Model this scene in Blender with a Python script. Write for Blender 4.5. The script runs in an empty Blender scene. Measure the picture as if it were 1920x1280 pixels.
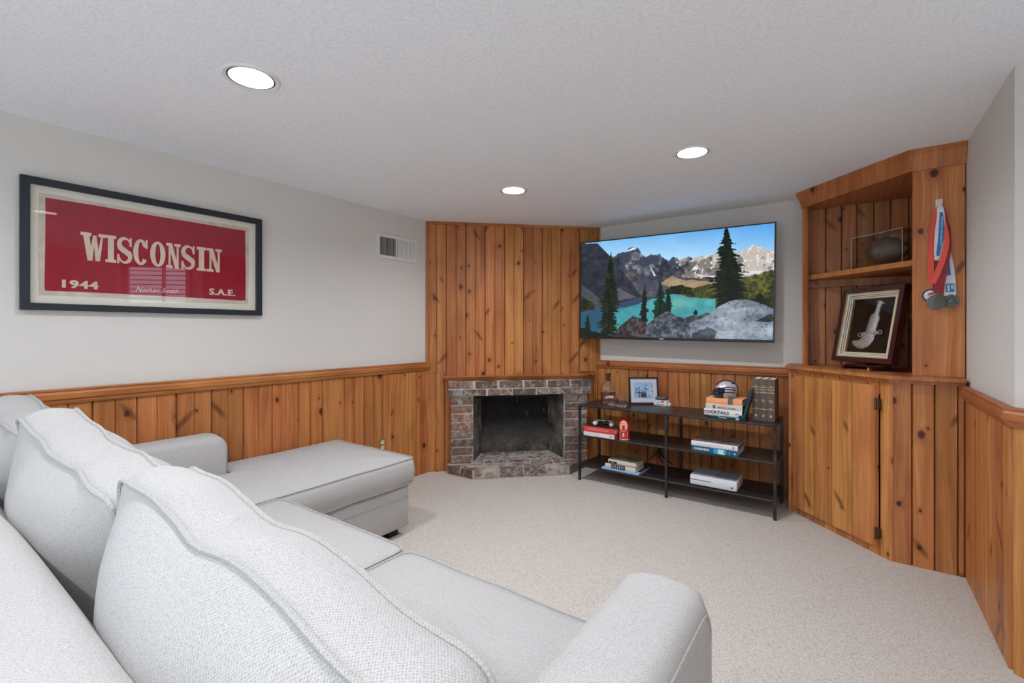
import bpy, bmesh, math, random
import numpy as np
from mathutils import Matrix, Vector, noise as mnoise

random.seed(7)
rng = np.random.default_rng(7)
scene = bpy.context.scene
COL = scene.collection
PI = math.pi
R2 = math.sqrt(0.5)

# ------------------------------------------------------------------ camera
H = 2.30
F_PX = 875.0
YAW = math.atan((1590 - 960) / F_PX)
cam_d = bpy.data.cameras.new('camera')
cam = bpy.data.objects.new('camera', cam_d)
COL.objects.link(cam)
cam_d.sensor_width = 36.0
cam_d.sensor_fit = 'HORIZONTAL'
cam_d.lens = F_PX / 1920 * 36.0
cam_d.shift_y = -20.0 / 1920
cam_d.clip_start = 0.02
cam.location = (0, 0, 1.295)
cam.rotation_euler = (PI / 2, 0, YAW)
scene.camera = cam

# ------------------------------------------------------------------ world, exposure
wd = bpy.data.worlds.new('sky')
scene.world = wd
wd.use_nodes = True
wd.node_tree.nodes['Background'].inputs[0].default_value = (0.74, 0.86, 1.0, 1)
wd.node_tree.nodes['Background'].inputs[1].default_value = 2.4
scene.view_settings.view_transform = 'Standard'
scene.view_settings.look = 'None'
scene.view_settings.gamma = 1.0
scene.view_settings.use_curve_mapping = False
scene.view_settings.exposure = 0.12
scene.cycles.sample_clamp_indirect = 6.0
scene.cycles.max_bounces = 14
scene.cycles.diffuse_bounces = 8
scene.cycles.transparent_max_bounces = 16

BULB = 560.0          # emission of each downlight bulb


# ------------------------------------------------------------------ colour helpers
def lin(c):
    c = c / 255.0
    return c / 12.92 if c <= 0.04045 else ((c + 0.055) / 1.055) ** 2.4


def C(r, g, b):
    return (lin(r), lin(g), lin(b), 1.0)


# ------------------------------------------------------------------ materials
class NT:
    def __init__(self, name):
        self.m = bpy.data.materials.new(name)
        self.m.use_nodes = True
        self.t = self.m.node_tree
        self.n = self.t.nodes
        self.b = self.n['Principled BSDF']

    def add(self, kind, **kw):
        n = self.n.new(kind)
        for k, v in kw.items():
            setattr(n, k, v)
        return n

    def link(self, a, b):
        self.t.links.new(a, b)

    def setin(self, node, **kw):
        for k, v in kw.items():
            node.inputs[k.replace('_', ' ')].default_value = v

    def math(self, op, a, b=None, clamp=False):
        n = self.add('ShaderNodeMath', operation=op, use_clamp=clamp)
        for i, v in enumerate((a, b)):
            if v is None:
                continue
            if isinstance(v, (int, float)):
                n.inputs[i].default_value = v
            else:
                self.link(v, n.inputs[i])
        return n.outputs[0]

    def mix(self, f, a, b, blend='MIX'):
        n = self.add('ShaderNodeMix', data_type='RGBA', blend_type=blend)
        for s, v in ((n.inputs[0], f), (n.inputs[6], a), (n.inputs[7], b)):
            if isinstance(v, (int, float)):
                s.default_value = v
            elif isinstance(v, tuple):
                s.default_value = v
            else:
                self.link(v, s)
        return n.outputs[2]

    def ramp(self, f, stops, interp='LINEAR'):
        n = self.add('ShaderNodeValToRGB')
        n.color_ramp.interpolation = interp
        e = n.color_ramp.elements
        while len(e) > 1:
            e.remove(e[0])
        e[0].position = stops[0][0]
        e[0].color = stops[0][1]
        for p, c in stops[1:]:
            x = e.new(p)
            x.color = c
        self.link(f, n.inputs[0])
        return n.outputs[0]

    def mapping(self, vec, scale=(1, 1, 1), loc=(0, 0, 0)):
        n = self.add('ShaderNodeMapping')
        n.inputs['Scale'].default_value = scale
        n.inputs['Location'].default_value = loc
        self.link(vec, n.inputs['Vector'])
        return n.outputs[0]

    def noise(self, vec, scale, detail=2.0, rough=0.5, dist=0.0):
        n = self.add('ShaderNodeTexNoise')
        n.inputs['Scale'].default_value = scale
        n.inputs['Detail'].default_value = detail
        n.inputs['Roughness'].default_value = rough
        n.inputs['Distortion'].default_value = dist
        if vec is not None:
            self.link(vec, n.inputs['Vector'])
        return n.outputs['Fac']

    def bump(self, h, strength=0.3, dist=0.01):
        n = self.add('ShaderNodeBump')
        n.inputs['Strength'].default_value = strength
        n.inputs['Distance'].default_value = dist
        self.link(h, n.inputs['Height'])
        self.link(n.outputs[0], self.b.inputs['Normal'])

    def coord(self, kind='Object'):
        return self.add('ShaderNodeTexCoord').outputs[kind]


def plain(name, col, rough=0.5, metal=0.0, spec=0.5, var=0.0, vscale=20, bump=0.0, bscale=60, coat=0.0):
    t = NT(name)
    t.b.inputs['Roughness'].default_value = rough
    t.b.inputs['Metallic'].default_value = metal
    t.b.inputs['Specular IOR Level'].default_value = spec
    t.b.inputs['Coat Weight'].default_value = coat
    co = t.coord()
    f = t.noise(co, vscale, 3.0)
    dk = tuple(c * (1 - var) for c in col[:3]) + (1,)
    lt = tuple(min(1, c * (1 + var)) for c in col[:3]) + (1,)
    t.link(t.ramp(f, [(0.3, dk), (0.7, lt)]), t.b.inputs['Base Color'])
    if bump:
        t.bump(t.noise(co, bscale, 2.0), bump, 0.004)
    return t.m


def wood_material(name, light, mid, dark, rough=0.42, knots=1.0, per=0.17):
    """Knotty pine; grain along the object's local Z, a different cut for every object."""
    t = NT(name)
    oi = t.add('ShaderNodeObjectInfo')
    rnd = oi.outputs['Random']
    comb = t.add('ShaderNodeCombineXYZ')
    t.link(t.math('MULTIPLY', rnd, 37.7), comb.inputs[0])
    t.link(t.math('MULTIPLY', rnd, 11.3), comb.inputs[1])
    t.link(t.math('MULTIPLY', rnd, 91.9), comb.inputs[2])
    va = t.add('ShaderNodeVectorMath', operation='ADD')
    t.link(t.coord(), va.inputs[0])
    t.link(comb.outputs[0], va.inputs[1])
    p = va.outputs[0]
    # knots
    vk = t.add('ShaderNodeTexVoronoi', voronoi_dimensions='2D')
    sx = t.add('ShaderNodeSeparateXYZ')
    t.link(p, sx.inputs[0])
    flat = t.add('ShaderNodeCombineXYZ')
    t.link(sx.outputs[0], flat.inputs[0])
    t.link(sx.outputs[2], flat.inputs[1])
    vk.inputs['Scale'].default_value = 4.6
    kv = t.mapping(flat.outputs[0], (1.25, 0.80, 1))
    t.link(kv, vk.inputs['Vector'])

    def rel(v, vec):
        sub = t.add('ShaderNodeVectorMath', operation='SUBTRACT')
        t.link(vec, sub.inputs[0])
        t.link(v.outputs['Position'], sub.inputs[1])
        q = t.add('ShaderNodeSeparateXYZ')
        t.link(sub.outputs[0], q.inputs[0])
        cc = t.add('ShaderNodeSeparateColor')
        t.link(v.outputs['Color'], cc.inputs[0])
        return q.outputs[0], q.outputs[1], cc.outputs
    kx_, kz_, kc = rel(vk, kv)
    wob = t.math('SUBTRACT', t.noise(t.mapping(p, (70, 0, 50)), 1.0, 2.0), 0.5)
    gate = t.math('LESS_THAN', kc[0], 0.55 * knots)
    # radius in metres: many pin knots, a few large ones
    big = t.math('POWER', kc[1], 3.0)
    rad = t.math('ADD', t.math('MULTIPLY', big, 0.016), 0.0065)
    ex = t.math('DIVIDE', kx_, t.math('MULTIPLY', rad, 1.25))
    ez = t.math('DIVIDE', kz_, t.math('MULTIPLY', rad, 0.80 * 1.35))
    kd = t.math('SQRT', t.math('ADD', t.math('MULTIPLY', ex, ex), t.math('MULTIPLY', ez, ez)))
    kd2 = t.math('ADD', kd, t.math('MULTIPLY', wob, 0.7))
    core = t.math('MULTIPLY', gate, t.math('SUBTRACT', 1.0, t.math('POWER', kd2, 5.0), True), True)
    halo = t.math('MULTIPLY', gate, t.math('SUBTRACT', 1.0, t.math('DIVIDE', kd, 4.2), True), True)
    halo = t.math('POWER', halo, 2.0)
    # spike knots: slanting dark smudges
    vf = t.add('ShaderNodeTexVoronoi', voronoi_dimensions='2D')
    vf.inputs['Scale'].default_value = 3.7
    fvec = t.mapping(flat.outputs[0], (1.0, 0.85, 1), (3.3, 7.1, 0))
    t.link(fvec, vf.inputs['Vector'])
    fx, fz, fc = rel(vf, fvec)
    sgn = t.math('SUBTRACT', t.math('MULTIPLY', t.math('GREATER_THAN', fc[2], 0.5), 2.0), 1.0)
    slope = t.math('MULTIPLY', sgn, t.math('ADD', 0.35, t.math('MULTIPLY', fc[1], 0.7)))
    gx_ = t.math('SUBTRACT', fx, t.math('MULTIPLY', fz, slope))
    w_ = t.math('ADD', 0.016, t.math('MULTIPLY', fc[1], 0.014))
    ga = t.math('DIVIDE', t.math('ADD', gx_, t.math('MULTIPLY', wob, 0.012)), w_)
    gb = t.math('DIVIDE', fz, t.math('ADD', 0.030, t.math('MULTIPLY', fc[1], 0.045)))
    fd = t.math('ADD', t.math('MULTIPLY', ga, ga), t.math('MULTIPLY', gb, gb))
    fl = t.math('MULTIPLY', t.math('LESS_THAN', fc[0], 0.30 * knots), t.math('SUBTRACT', 1.0, fd, True), True)
    fstreak = t.noise(t.mapping(p, (160, 0, 30)), 1.0, 3.0, 0.6)
    fl = t.math('MULTIPLY', fl, t.math('ADD', 0.35, fstreak), True)
    # grain, bent around the knots
    warp = t.noise(t.mapping(p, (5, 0, 1.1)), 1.0, 2.0)
    gx = t.math('ADD', sx.outputs[0], t.math('ADD', t.math('MULTIPLY', t.math('SUBTRACT', warp, 0.5), 0.10), t.math('MULTIPLY', halo, 0.03)))
    gv = t.add('ShaderNodeCombineXYZ')
    t.link(gx, gv.inputs[0])
    t.link(sx.outputs[2], gv.inputs[2])
    g1 = t.noise(t.mapping(gv.outputs[0], (130, 0, 2.2)), 1.0, 3.0, 0.6)
    g2 = t.noise(t.mapping(gv.outputs[0], (26, 0, 0.55)), 1.0, 2.0, 0.55)
    g3 = t.noise(t.mapping(p, (7, 0, 2.3)), 1.0, 2.0, 0.5)
    base = t.ramp(g2, [(0.34, mid), (0.62, light)])
    base = t.mix(t.math('MULTIPLY', t.ramp(g1, [(0.42, (1, 1, 1, 1)), (0.62, (0, 0, 0, 1))]), 0.30), base, dark)
    base = t.mix(t.math('MULTIPLY', t.ramp(g3, [(0.28, (1, 1, 1, 1)), (0.52, (0, 0, 0, 1))]), 0.42), base, dark)
    # dark flame figure: long streaks near some knots
    base = t.mix(t.math('MULTIPLY', halo, 0.62), base, dark)
    base = t.mix(t.math('MULTIPLY', fl, 0.95), base, (dark[0] * 0.62, dark[1] * 0.62, dark[2] * 0.66, 1))
    base = t.mix(t.math('MULTIPLY', core, 0.92), base, (dark[0] * 0.25, dark[1] * 0.2, dark[2] * 0.25, 1))
    # board to board tone
    r2 = t.math('FRACT', t.math('MULTIPLY', rnd, 53.17))
    tone = t.math('ADD', 1.0 - per, t.math('MULTIPLY', r2, per * 1.7))
    hs = t.add('ShaderNodeHueSaturation')
    t.link(tone, hs.inputs['Value'])
    r3 = t.math('FRACT', t.math('MULTIPLY', rnd, 17.31))
    t.link(t.math('ADD', 0.492, t.math('MULTIPLY', r3, 0.014)), hs.inputs['Hue'])
    t.link(base, hs.inputs['Color'])
    t.link(hs.outputs[0], t.b.inputs['Base Color'])
    t.b.inputs['Roughness'].default_value = rough
    t.b.inputs['Specular IOR Level'].default_value = 0.35
    t.bump(t.math('ADD', g1, t.math('MULTIPLY', core, -0.8)), 0.10, 0.002)
    return t.m


def fabric_material(name, col, dk):
    """Chunky plain weave: crossed yarns about 4.5 mm apart, slightly irregular."""
    t = NT(name)
    co = t.coord()
    uv = t.coord('UV')
    nz = t.add('ShaderNodeTexNoise')
    nz.inputs['Scale'].default_value = 90
    nz.inputs['Detail'].default_value = 2
    t.link(uv, nz.inputs['Vector'])
    sc = t.add('ShaderNodeVectorMath', operation='MULTIPLY_ADD')
    t.link(nz.outputs['Color'], sc.inputs[0])
    sc.inputs[1].default_value = (0.003, 0.003, 0.0)
    t.link(uv, sc.inputs[2])
    q = t.add('ShaderNodeSeparateXYZ')
    t.link(sc.outputs[0], q.inputs[0])
    k = 2 * PI / 0.0062
    w = t.math('MULTIPLY', t.math('SINE', t.math('MULTIPLY', q.outputs[0], k)), t.math('SINE', t.math('MULTIPLY', q.outputs[1], k)))
    n1 = t.noise(co, 330, 3.0, 0.65)
    n2 = t.noise(co, 7, 3.0)
    hgt = t.math('ADD', t.math('MULTIPLY', w, 0.20), t.math('MULTIPLY', n1, 1.25))
    c = t.ramp(hgt, [(0.30, dk), (0.75, col)])
    c = t.mix(t.math('MULTIPLY', n2, 0.14), c, dk)
    t.link(c, t.b.inputs['Base Color'])
    t.b.inputs['Roughness'].default_value = 0.95
    t.b.inputs['Specular IOR Level'].default_value = 0.10
    t.bump(hgt, 0.30, 0.002)
    return t.m


def carpet_material():
    t = NT('carpet')
    co = t.coord()
    rot = t.add('ShaderNodeMapping')
    rot.inputs['Rotation'].default_value = (0, 0, math.radians(32))
    rot.inputs['Scale'].default_value = (1.0, 1.7, 1.0)
    t.link(co, rot.inputs['Vector'])
    v = t.add('ShaderNodeTexVoronoi')
    v.inputs['Scale'].default_value = 135
    v.inputs['Randomness'].default_value = 0.75
    t.link(rot.outputs[0], v.inputs['Vector'])
    n1 = t.noise(co, 240, 2.0)
    n2 = t.noise(co, 2.2, 4.0)
    a, b, d = C(230, 224, 216), C(207, 200, 191), C(163, 156, 147)
    c = t.ramp(v.outputs['Distance'], [(0.10, a), (0.50, b), (0.95, d)])
    sp = t.add('ShaderNodeSeparateColor')
    t.link(v.outputs['Color'], sp.inputs[0])
    c = t.mix(t.math('MULTIPLY', sp.outputs[0], 0.35), c, b)
    c = t.mix(t.math('MULTIPLY', t.ramp(n2, [(0.35, (0, 0, 0, 1)), (0.75, (1, 1, 1, 1))]), 0.22), c, b)
    c = t.mix(t.math('MULTIPLY', t.math('GREATER_THAN', n1, 0.60), 0.25), c, d)
    t.link(c, t.b.inputs['Base Color'])
    t.b.inputs['Roughness'].default_value = 1.0
    t.b.inputs['Specular IOR Level'].default_value = 0.05
    t.bump(t.math('ADD', t.math('MULTIPLY', v.outputs['Distance'], -1.2), t.math('MULTIPLY', n1, 0.4)), 0.6, 0.008)
    return t.m


def plaster_material(name, col, kind):
    t = NT(name)
    co = t.coord()
    t.b.inputs['Roughness'].default_value = 0.85
    t.b.inputs['Specular IOR Level'].default_value = 0.2
    if kind == 'popcorn':
        v = t.add('ShaderNodeTexVoronoi')
        v.inputs['Scale'].default_value = 75
        t.link(co, v.inputs['Vector'])
        n = t.noise(co, 130, 3.0, 0.7)
        h = t.math('ADD', t.math('MULTIPLY', v.outputs['Distance'], -0.6), n)
        dk = tuple(c * 0.93 for c in col[:3]) + (1,)
        t.link(t.ramp(h, [(0.02, dk), (0.30, col)]), t.b.inputs['Base Color'])
        t.bump(h, 0.22, 0.004)
    else:
        n = t.noise(t.mapping(co, (1, 1, 1.6)), 9, 4.0, 0.62)
        n2 = t.noise(co, 55, 2.0)
        t.link(t.ramp(n, [(0.3, tuple(c * 0.985 for c in col[:3]) + (1,)), (0.7, col)]), t.b.inputs['Base Color'])
        t.bump(t.math('ADD', t.ramp(n, [(0.45, (0, 0, 0, 1)), (0.56, (1, 1, 1, 1))]), t.math('MULTIPLY', n2, 0.25)), 0.16, 0.006)
    return t.m


def brick_material(name='old_brick', wash=0.62, lo=0.55, gain=1.0):
    t = NT(name)
    oi = t.add('ShaderNodeObjectInfo')
    rnd = oi.outputs['Random']
    comb = t.add('ShaderNodeCombineXYZ')
    t.link(t.math('MULTIPLY', rnd, 57.0), comb.inputs[0])
    t.link(t.math('MULTIPLY', rnd, 23.0), comb.inputs[2])
    va = t.add('ShaderNodeVectorMath', operation='ADD')
    t.link(t.coord(), va.inputs[0])
    t.link(comb.outputs[0], va.inputs[1])
    p = va.outputs[0]
    tone = t.ramp(rnd, [(0.0, C(100, 83, 73)), (0.25, C(126, 106, 93)), (0.5, C(112, 90, 77)), (0.7, C(146, 130, 116)),
                        (0.88, C(148, 116, 100)), (1.0, C(162, 112, 92))])
    n = t.noise(p, 26, 5.0, 0.7)
    c = t.mix(t.ramp(n, [(0.35, (1, 1, 1, 1)), (0.6, (0, 0, 0, 1))]), tone, C(90, 78, 72))
    w = t.noise(p, 14, 5.0, 0.72, 0.8)
    thr = t.math('ADD', w, t.math('MULTIPLY', t.math('FRACT', t.math('MULTIPLY', rnd, 7.7)), 0.10))
    c = t.mix(t.math('MULTIPLY', t.ramp(thr, [(lo, (0, 0, 0, 1)), (lo + 0.15, (1, 1, 1, 1))]), wash), c, C(200, 193, 184))
    t.link(c, t.b.inputs['Base Color'])
    t.b.inputs['Roughness'].default_value = 0.9
    t.b.inputs['Specular IOR Level'].default_value = 0.15
    t.bump(n, 0.6, 0.006)
    return t.m


def mortar_material():
    t = NT('mortar')
    co = t.coord()
    n = t.noise(co, 40, 5.0, 0.7)
    t.link(t.ramp(n, [(0.3, C(150, 142, 134)), (0.6, C(206, 199, 190))]), t.b.inputs['Base Color'])
    t.b.inputs['Roughness'].default_value = 0.95
    t.bump(n, 0.6, 0.006)
    return t.m


def soot_material(name, dark_top):
    t = NT(name)
    co = t.coord()
    n = t.noise(co, 7, 6.0, 0.72, 0.4)
    m = t.noise(co, 38, 4.0, 0.7)
    k = t.noise(t.mapping(co, (14, 14, 3)), 1.0, 5.0, 0.7, 1.0)
    sp = t.add('ShaderNodeSeparateXYZ')
    t.link(co, sp.inputs[0])
    # soot stain: thick above the fire bed, thinner low down
    z = t.math('ADD', sp.outputs[2], t.math('MULTIPLY', t.math('SUBTRACT', n, 0.5), 0.5))
    c = t.ramp(n, [(0.35, C(58, 56, 53)), (0.55, C(112, 109, 103)), (0.68, C(158, 155, 148)), (0.85, C(190, 188, 182))])
    st = t.ramp(z, [(0.16, (0.15,) * 3 + (1,)), (0.42, (dark_top,) * 3 + (1,))])
    c = t.mix(st, c, C(20, 19, 19))
    c = t.mix(t.ramp(k, [(0.62, (0, 0, 0, 1)), (0.74, (0.55, 0.55, 0.55, 1))]), c, C(176, 176, 170))
    c = t.mix(t.ramp(m, [(0.70, (0, 0, 0, 1)), (0.80, (0.6, 0.6, 0.6, 1))]), c, C(190, 186, 178))
    t.link(c, t.b.inputs['Base Color'])
    t.b.inputs['Roughness'].default_value = 0.95
    t.bump(n, 0.4, 0.01)
    return t.m


def metal_shelf_material():
    t = NT('blackened_steel')
    co = t.coord()
    n = t.noise(t.mapping(co, (2, 9, 9)), 1.5, 4.0, 0.6)
    t.link(t.ramp(n, [(0.3, C(40, 40, 41)), (0.7, C(72, 71, 71))]), t.b.inputs['Base Color'])
    t.b.inputs['Metallic'].default_value = 0.55
    t.link(t.ramp(n, [(0.3, (0.30,) * 3 + (1,)), (0.7, (0.42,) * 3 + (1,))]), t.b.inputs['Roughness'])
    return t.m


def thin_glass(name, tint=(1, 1, 1, 1), refl=1.0):
    t = NT(name)
    t.n.remove(t.b)
    tr = t.add('ShaderNodeBsdfTransparent')
    tr.inputs[0].default_value = tint
    gl = t.add('ShaderNodeBsdfGlossy')
    gl.inputs['Roughness'].default_value = 0.0
    fr = t.add('ShaderNodeFresnel')
    fr.inputs['IOR'].default_value = 1.5
    ge = t.add('ShaderNodeNewGeometry')
    f = t.math('MULTIPLY', fr.outputs[0], t.math('MULTIPLY', t.math('SUBTRACT', 1.0, ge.outputs['Backfacing']), 1.9 * refl), True)
    mx = t.add('ShaderNodeMixShader')
    t.link(f, mx.inputs[0])
    t.link(tr.outputs[0], mx.inputs[1])
    t.link(gl.outputs[0], mx.inputs[2])
    t.link(mx.outputs[0], t.n['Material Output'].inputs[0])
    return t.m


def solid_glass(name, col=(1, 1, 1, 1), rough=0.0):
    t = NT(name)
    t.b.inputs['Base Color'].default_value = col
    t.b.inputs['Roughness'].default_value = rough
    t.b.inputs['Transmission Weight'].default_value = 1.0
    t.b.inputs['IOR'].default_value = 1.48
    return t.m


def emitter(name, col, s):
    t = NT(name)
    t.b.inputs['Base Color'].default_value = (0.8, 0.8, 0.8, 1)
    t.b.inputs['Emission Color'].default_value = col
    t.b.inputs['Emission Strength'].default_value = s
    return t.m


def print_material(name, emit=0.0, rough=0.6):
    t = NT(name)
    a = t.add('ShaderNodeVertexColor', layer_name='print')
    if emit:
        t.b.inputs['Base Color'].default_value = (0.01, 0.01, 0.01, 1)
        t.link(a.outputs[0], t.b.inputs['Emission Color'])
        t.b.inputs['Emission Strength'].default_value = emit
        t.b.inputs['Roughness'].default_value = 0.5
        t.b.inputs['Specular IOR Level'].default_value = 0.1
    else:
        t.link(a.outputs[0], t.b.inputs['Base Color'])
        t.b.inputs['Roughness'].default_value = rough
    return t.m


M = {}
M['pine'] = wood_material('knotty_pine', C(204, 138, 80), C(176, 108, 56), C(116, 64, 30))
M['pine_cab'] = wood_material('cabinet_pine', C(210, 146, 86), C(184, 116, 62), C(122, 70, 34), knots=1.05)
M['pine_trim'] = wood_material('pine_trim', C(200, 132, 74), C(174, 104, 54), C(122, 68, 34), knots=0.25, per=0.10)
M['pine_in'] = wood_material('bookcase_pine', C(190, 126, 70), C(162, 98, 50), C(108, 60, 28), knots=1.2)
M['wall'] = plaster_material('wall_paint', C(216, 213, 207), 'knockdown')
M['ceil'] = plaster_material('ceiling_paint', C(243, 246, 250), 'popcorn')
M['carpet'] = carpet_material()
M['fabric'] = fabric_material('sofa_fabric', C(188, 186, 183), C(150, 148, 146))
M['piping'] = fabric_material('sofa_piping', C(184, 182, 178), C(146, 144, 141))
M['brick'] = brick_material()
M['mortar'] = mortar_material()
M['hearth_brick'] = brick_material('pale_washed_brick', 0.66, 0.46)  # flat hearth bricks carry more of the pale wash than the others
M['soot'] = soot_material('sooty_back', 0.95)
M['soot_side'] = soot_material('sooty_side', 0.05)
M['steel'] = metal_shelf_material()
M['white_paint'] = plain('white_enamel', C(228, 228, 226), 0.4, var=0.02)
M['black'] = plain('black_plastic', C(24, 25, 27), 0.4, var=0.1)
M['dark'] = plain('dark_void', C(14, 14, 15), 0.9, var=0.1)
M['iron'] = plain('sooty_iron', C(38, 36, 34), 0.7, 0.3, var=0.2)
M['frame_navy'] = plain('dark_frame', C(14, 25, 32), 0.55, var=0.08)
M['mat_cream'] = plain('mat_board', C(226, 222, 208), 0.85, var=0.02)
M['felt_red'] = plain('red_felt', C(150, 6, 38), 0.95, spec=0.05, var=0.10, vscale=30, bump=0.2, bscale=400)
M['felt_tan'] = plain('tan_felt', C(214, 196, 176), 0.95, spec=0.05, var=0.07, vscale=40)
M['pennant_edge'] = plain('pennant_border', C(206, 192, 176), 0.95, spec=0.05, var=0.12, vscale=25)
M['thread'] = plain('white_thread', C(236, 220, 224), 0.8)
M['glass_pane'] = thin_glass('picture_glass')
M['acrylic'] = thin_glass('acrylic_sheet', (0.93, 0.93, 0.92, 1), 0.8)
M['acrylic_edge'] = plain('acrylic_edge', C(196, 190, 180), 0.2)
M['glass'] = solid_glass('clear_glass')
M['whiskey'] = solid_glass('amber_liquid', (0.55, 0.20, 0.05, 1))
M['cork'] = plain('dark_stopper', C(58, 42, 30), 0.5, var=0.2)
M['paper'] = plain('paper_pages', C(226, 220, 208), 0.9, var=0.05, vscale=90)
M['paper_white'] = plain('white_cover', C(232, 231, 232), 0.5, var=0.02)
M['silver_mat'] = plain('white_mat', C(222, 222, 228), 0.8, var=0.02)
M['brass'] = plain('brass_plate', C(186, 148, 84), 0.35, 0.7, var=0.1)
M['hinge'] = plain('aged_brass', C(92, 74, 48), 0.45, 0.7, var=0.25)
M['gilt'] = plain('gilt_edge', C(206, 178, 112), 0.35, 0.6, var=0.1)
M['mahogany'] = plain('mahogany_lacquer', C(58, 20, 24), 0.25, var=0.25, vscale=12, coat=0.4)
M['silver'] = plain('engraved_silver', C(190, 188, 184), 0.38, 0.75, var=0.35, vscale=120, bump=0.7, bscale=260)
M['black_velvet'] = plain('black_velvet', C(20, 20, 18), 0.95, spec=0.05, var=0.2)
M['pewter'] = plain('pewter', C(104, 110, 106), 0.45, 0.7, var=0.3, vscale=150, bump=0.5, bscale=200)
M['leather'] = plain('dark_leather', C(92, 87, 77), 0.5, var=0.2, vscale=25, bump=0.5, bscale=220)
M['teal'] = plain('teal_gloss', C(10, 62, 66), 0.3, var=0.15)
M['lens'] = emitter('bulb', (0.95, 0.98, 1.05, 1), BULB)
M['lens_fill'] = emitter('fill_bulb', (0.95, 0.98, 1.05, 1), 380)  # bulb of the added uplight behind the camera
M['reflector'] = plain('white_reflector', C(244, 244, 244), 0.3)
M['grey_plastic'] = plain('grey_plastic', C(150, 152, 156), 0.5)
M['vent_white'] = plain('register_white', C(222, 220, 216), 0.45, var=0.02)
M['ivory'] = plain('ivory_plastic', C(226, 216, 190), 0.4)
M['ink'] = plain('black_ink', C(30, 30, 32), 0.7)
M['screen'] = print_material('television_picture', emit=1.06)
M['print'] = print_material('printed_picture')
M['sofa_foot'] = plain('black_foot', C(16, 15, 15), 0.6)
M['blind'] = plain('blind_slat', C(232, 234, 238), 0.5)
M['window_glass'] = thin_glass('window_glass', refl=0.4)


# ------------------------------------------------------------------ object helpers
WM = {}


def setp(o, label=None, cat=None, group=None, kind=None):
    if label:
        o['label'] = label
    if cat:
        o['category'] = cat
    if group:
        o['group'] = group
    if kind:
        o['kind'] = kind
    return o


def place(o, parent=None, W=None):
    W = W or Matrix()
    COL.objects.link(o)
    if parent is not None:
        o.parent = parent
        o.matrix_parent_inverse = WM[parent.name].inverted()
    o.matrix_basis = W
    WM[o.name] = W.copy()
    return o


def empty(name, loc, label, cat, group=None, rotz=0.0):
    o = bpy.data.objects.new(name, None)
    o.empty_display_size = 0.05
    place(o, None, Matrix.Translation(loc) @ Matrix.Rotation(rotz, 4, 'Z'))
    return setp(o, label, cat, group)


def finish(me, mat, smooth):
    for m in (mat if isinstance(mat, (list, tuple)) else [mat]):
        me.materials.append(m)
    if smooth:
        me.polygons.foreach_set('use_smooth', [True] * len(me.polygons))
        me.set_sharp_from_angle(angle=math.radians(smooth if smooth is not True else 40))
    me.update()


def cloth_uv(me):
    """Weave coordinates in metres: each polygon unwrapped along its flattest side."""
    uvl = me.uv_layers.new(name='weave')
    co = np.zeros(len(me.vertices) * 3)
    me.vertices.foreach_get('co', co)
    co = co.reshape(-1, 3)
    nr = np.zeros(len(me.polygons) * 3)
    me.polygons.foreach_get('normal', nr)
    ax = np.abs(nr.reshape(-1, 3)).argmax(1)
    tot = np.zeros(len(me.polygons), int)
    me.polygons.foreach_get('loop_total', tot)
    lax = np.repeat(ax, tot)
    vi = np.zeros(len(me.loops), int)
    me.loops.foreach_get('vertex_index', vi)
    p = co[vi]
    a = np.where(lax == 0, p[:, 1], p[:, 0])
    b = np.where(lax == 2, p[:, 1], p[:, 2])
    uvl.data.foreach_set('uv', np.stack([a, b], 1).ravel())


def obj(name, bm, mat, parent=None, W=None, smooth=False, label=None, kind=None):
    if isinstance(bm, bpy.types.Mesh):
        me = bm
    else:
        bmesh.ops.recalc_face_normals(bm, faces=bm.faces[:])
        me = bpy.data.meshes.new(name)
        bm.to_mesh(me)
        bm.free()
        finish(me, mat, smooth)
    if me.materials and me.materials[0] in (M['fabric'], M['piping']) and not me.uv_layers:
        cloth_uv(me)
    o = bpy.data.objects.new(name, me)
    place(o, parent, W)
    return setp(o, label, None, None, kind)


def structure(name, bm, mat, W=None, smooth=False):
    return obj(name, bm, mat, None, W, smooth, None, 'structure')


def append(bm, other, Mx=None):
    if Mx is not None:
        bmesh.ops.transform(other, matrix=Mx, verts=other.verts[:])
    me = bpy.data.meshes.new('tmp')
    other.to_mesh(me)
    other.free()
    bm.from_mesh(me)
    bpy.data.meshes.remove(me)


def box(bm, x0, x1, y0, y1, z0, z1, r=0.0, seg=2, Mx=None):
    t = bmesh.new()
    bmesh.ops.create_cube(t, size=1.0)
    for v in t.verts:
        v.co = Vector(((x0 + x1) / 2 + v.co.x * (x1 - x0), (y0 + y1) / 2 + v.co.y * (y1 - y0), (z0 + z1) / 2 + v.co.z * (z1 - z0)))
    if r > 0:
        bmesh.ops.bevel(t, geom=t.edges[:], offset=r, segments=seg, profile=0.5, affect='EDGES')
    append(bm, t, Mx)


def bx(*a, **k):
    bm = bmesh.new()
    box(bm, *a, **k)
    return bm


def prism(bm, prof, z0, z1, Mx=None):
    t = bmesh.new()
    a = [t.verts.new((p[0], p[1], z0)) for p in prof]
    b = [t.verts.new((p[0], p[1], z1)) for p in prof]
    n = len(prof)
    for i in range(n):
        j = (i + 1) % n
        t.faces.new((a[i], a[j], b[j], b[i]))
    t.faces.new(a[::-1])
    t.faces.new(b)
    append(bm, t, Mx)


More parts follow.
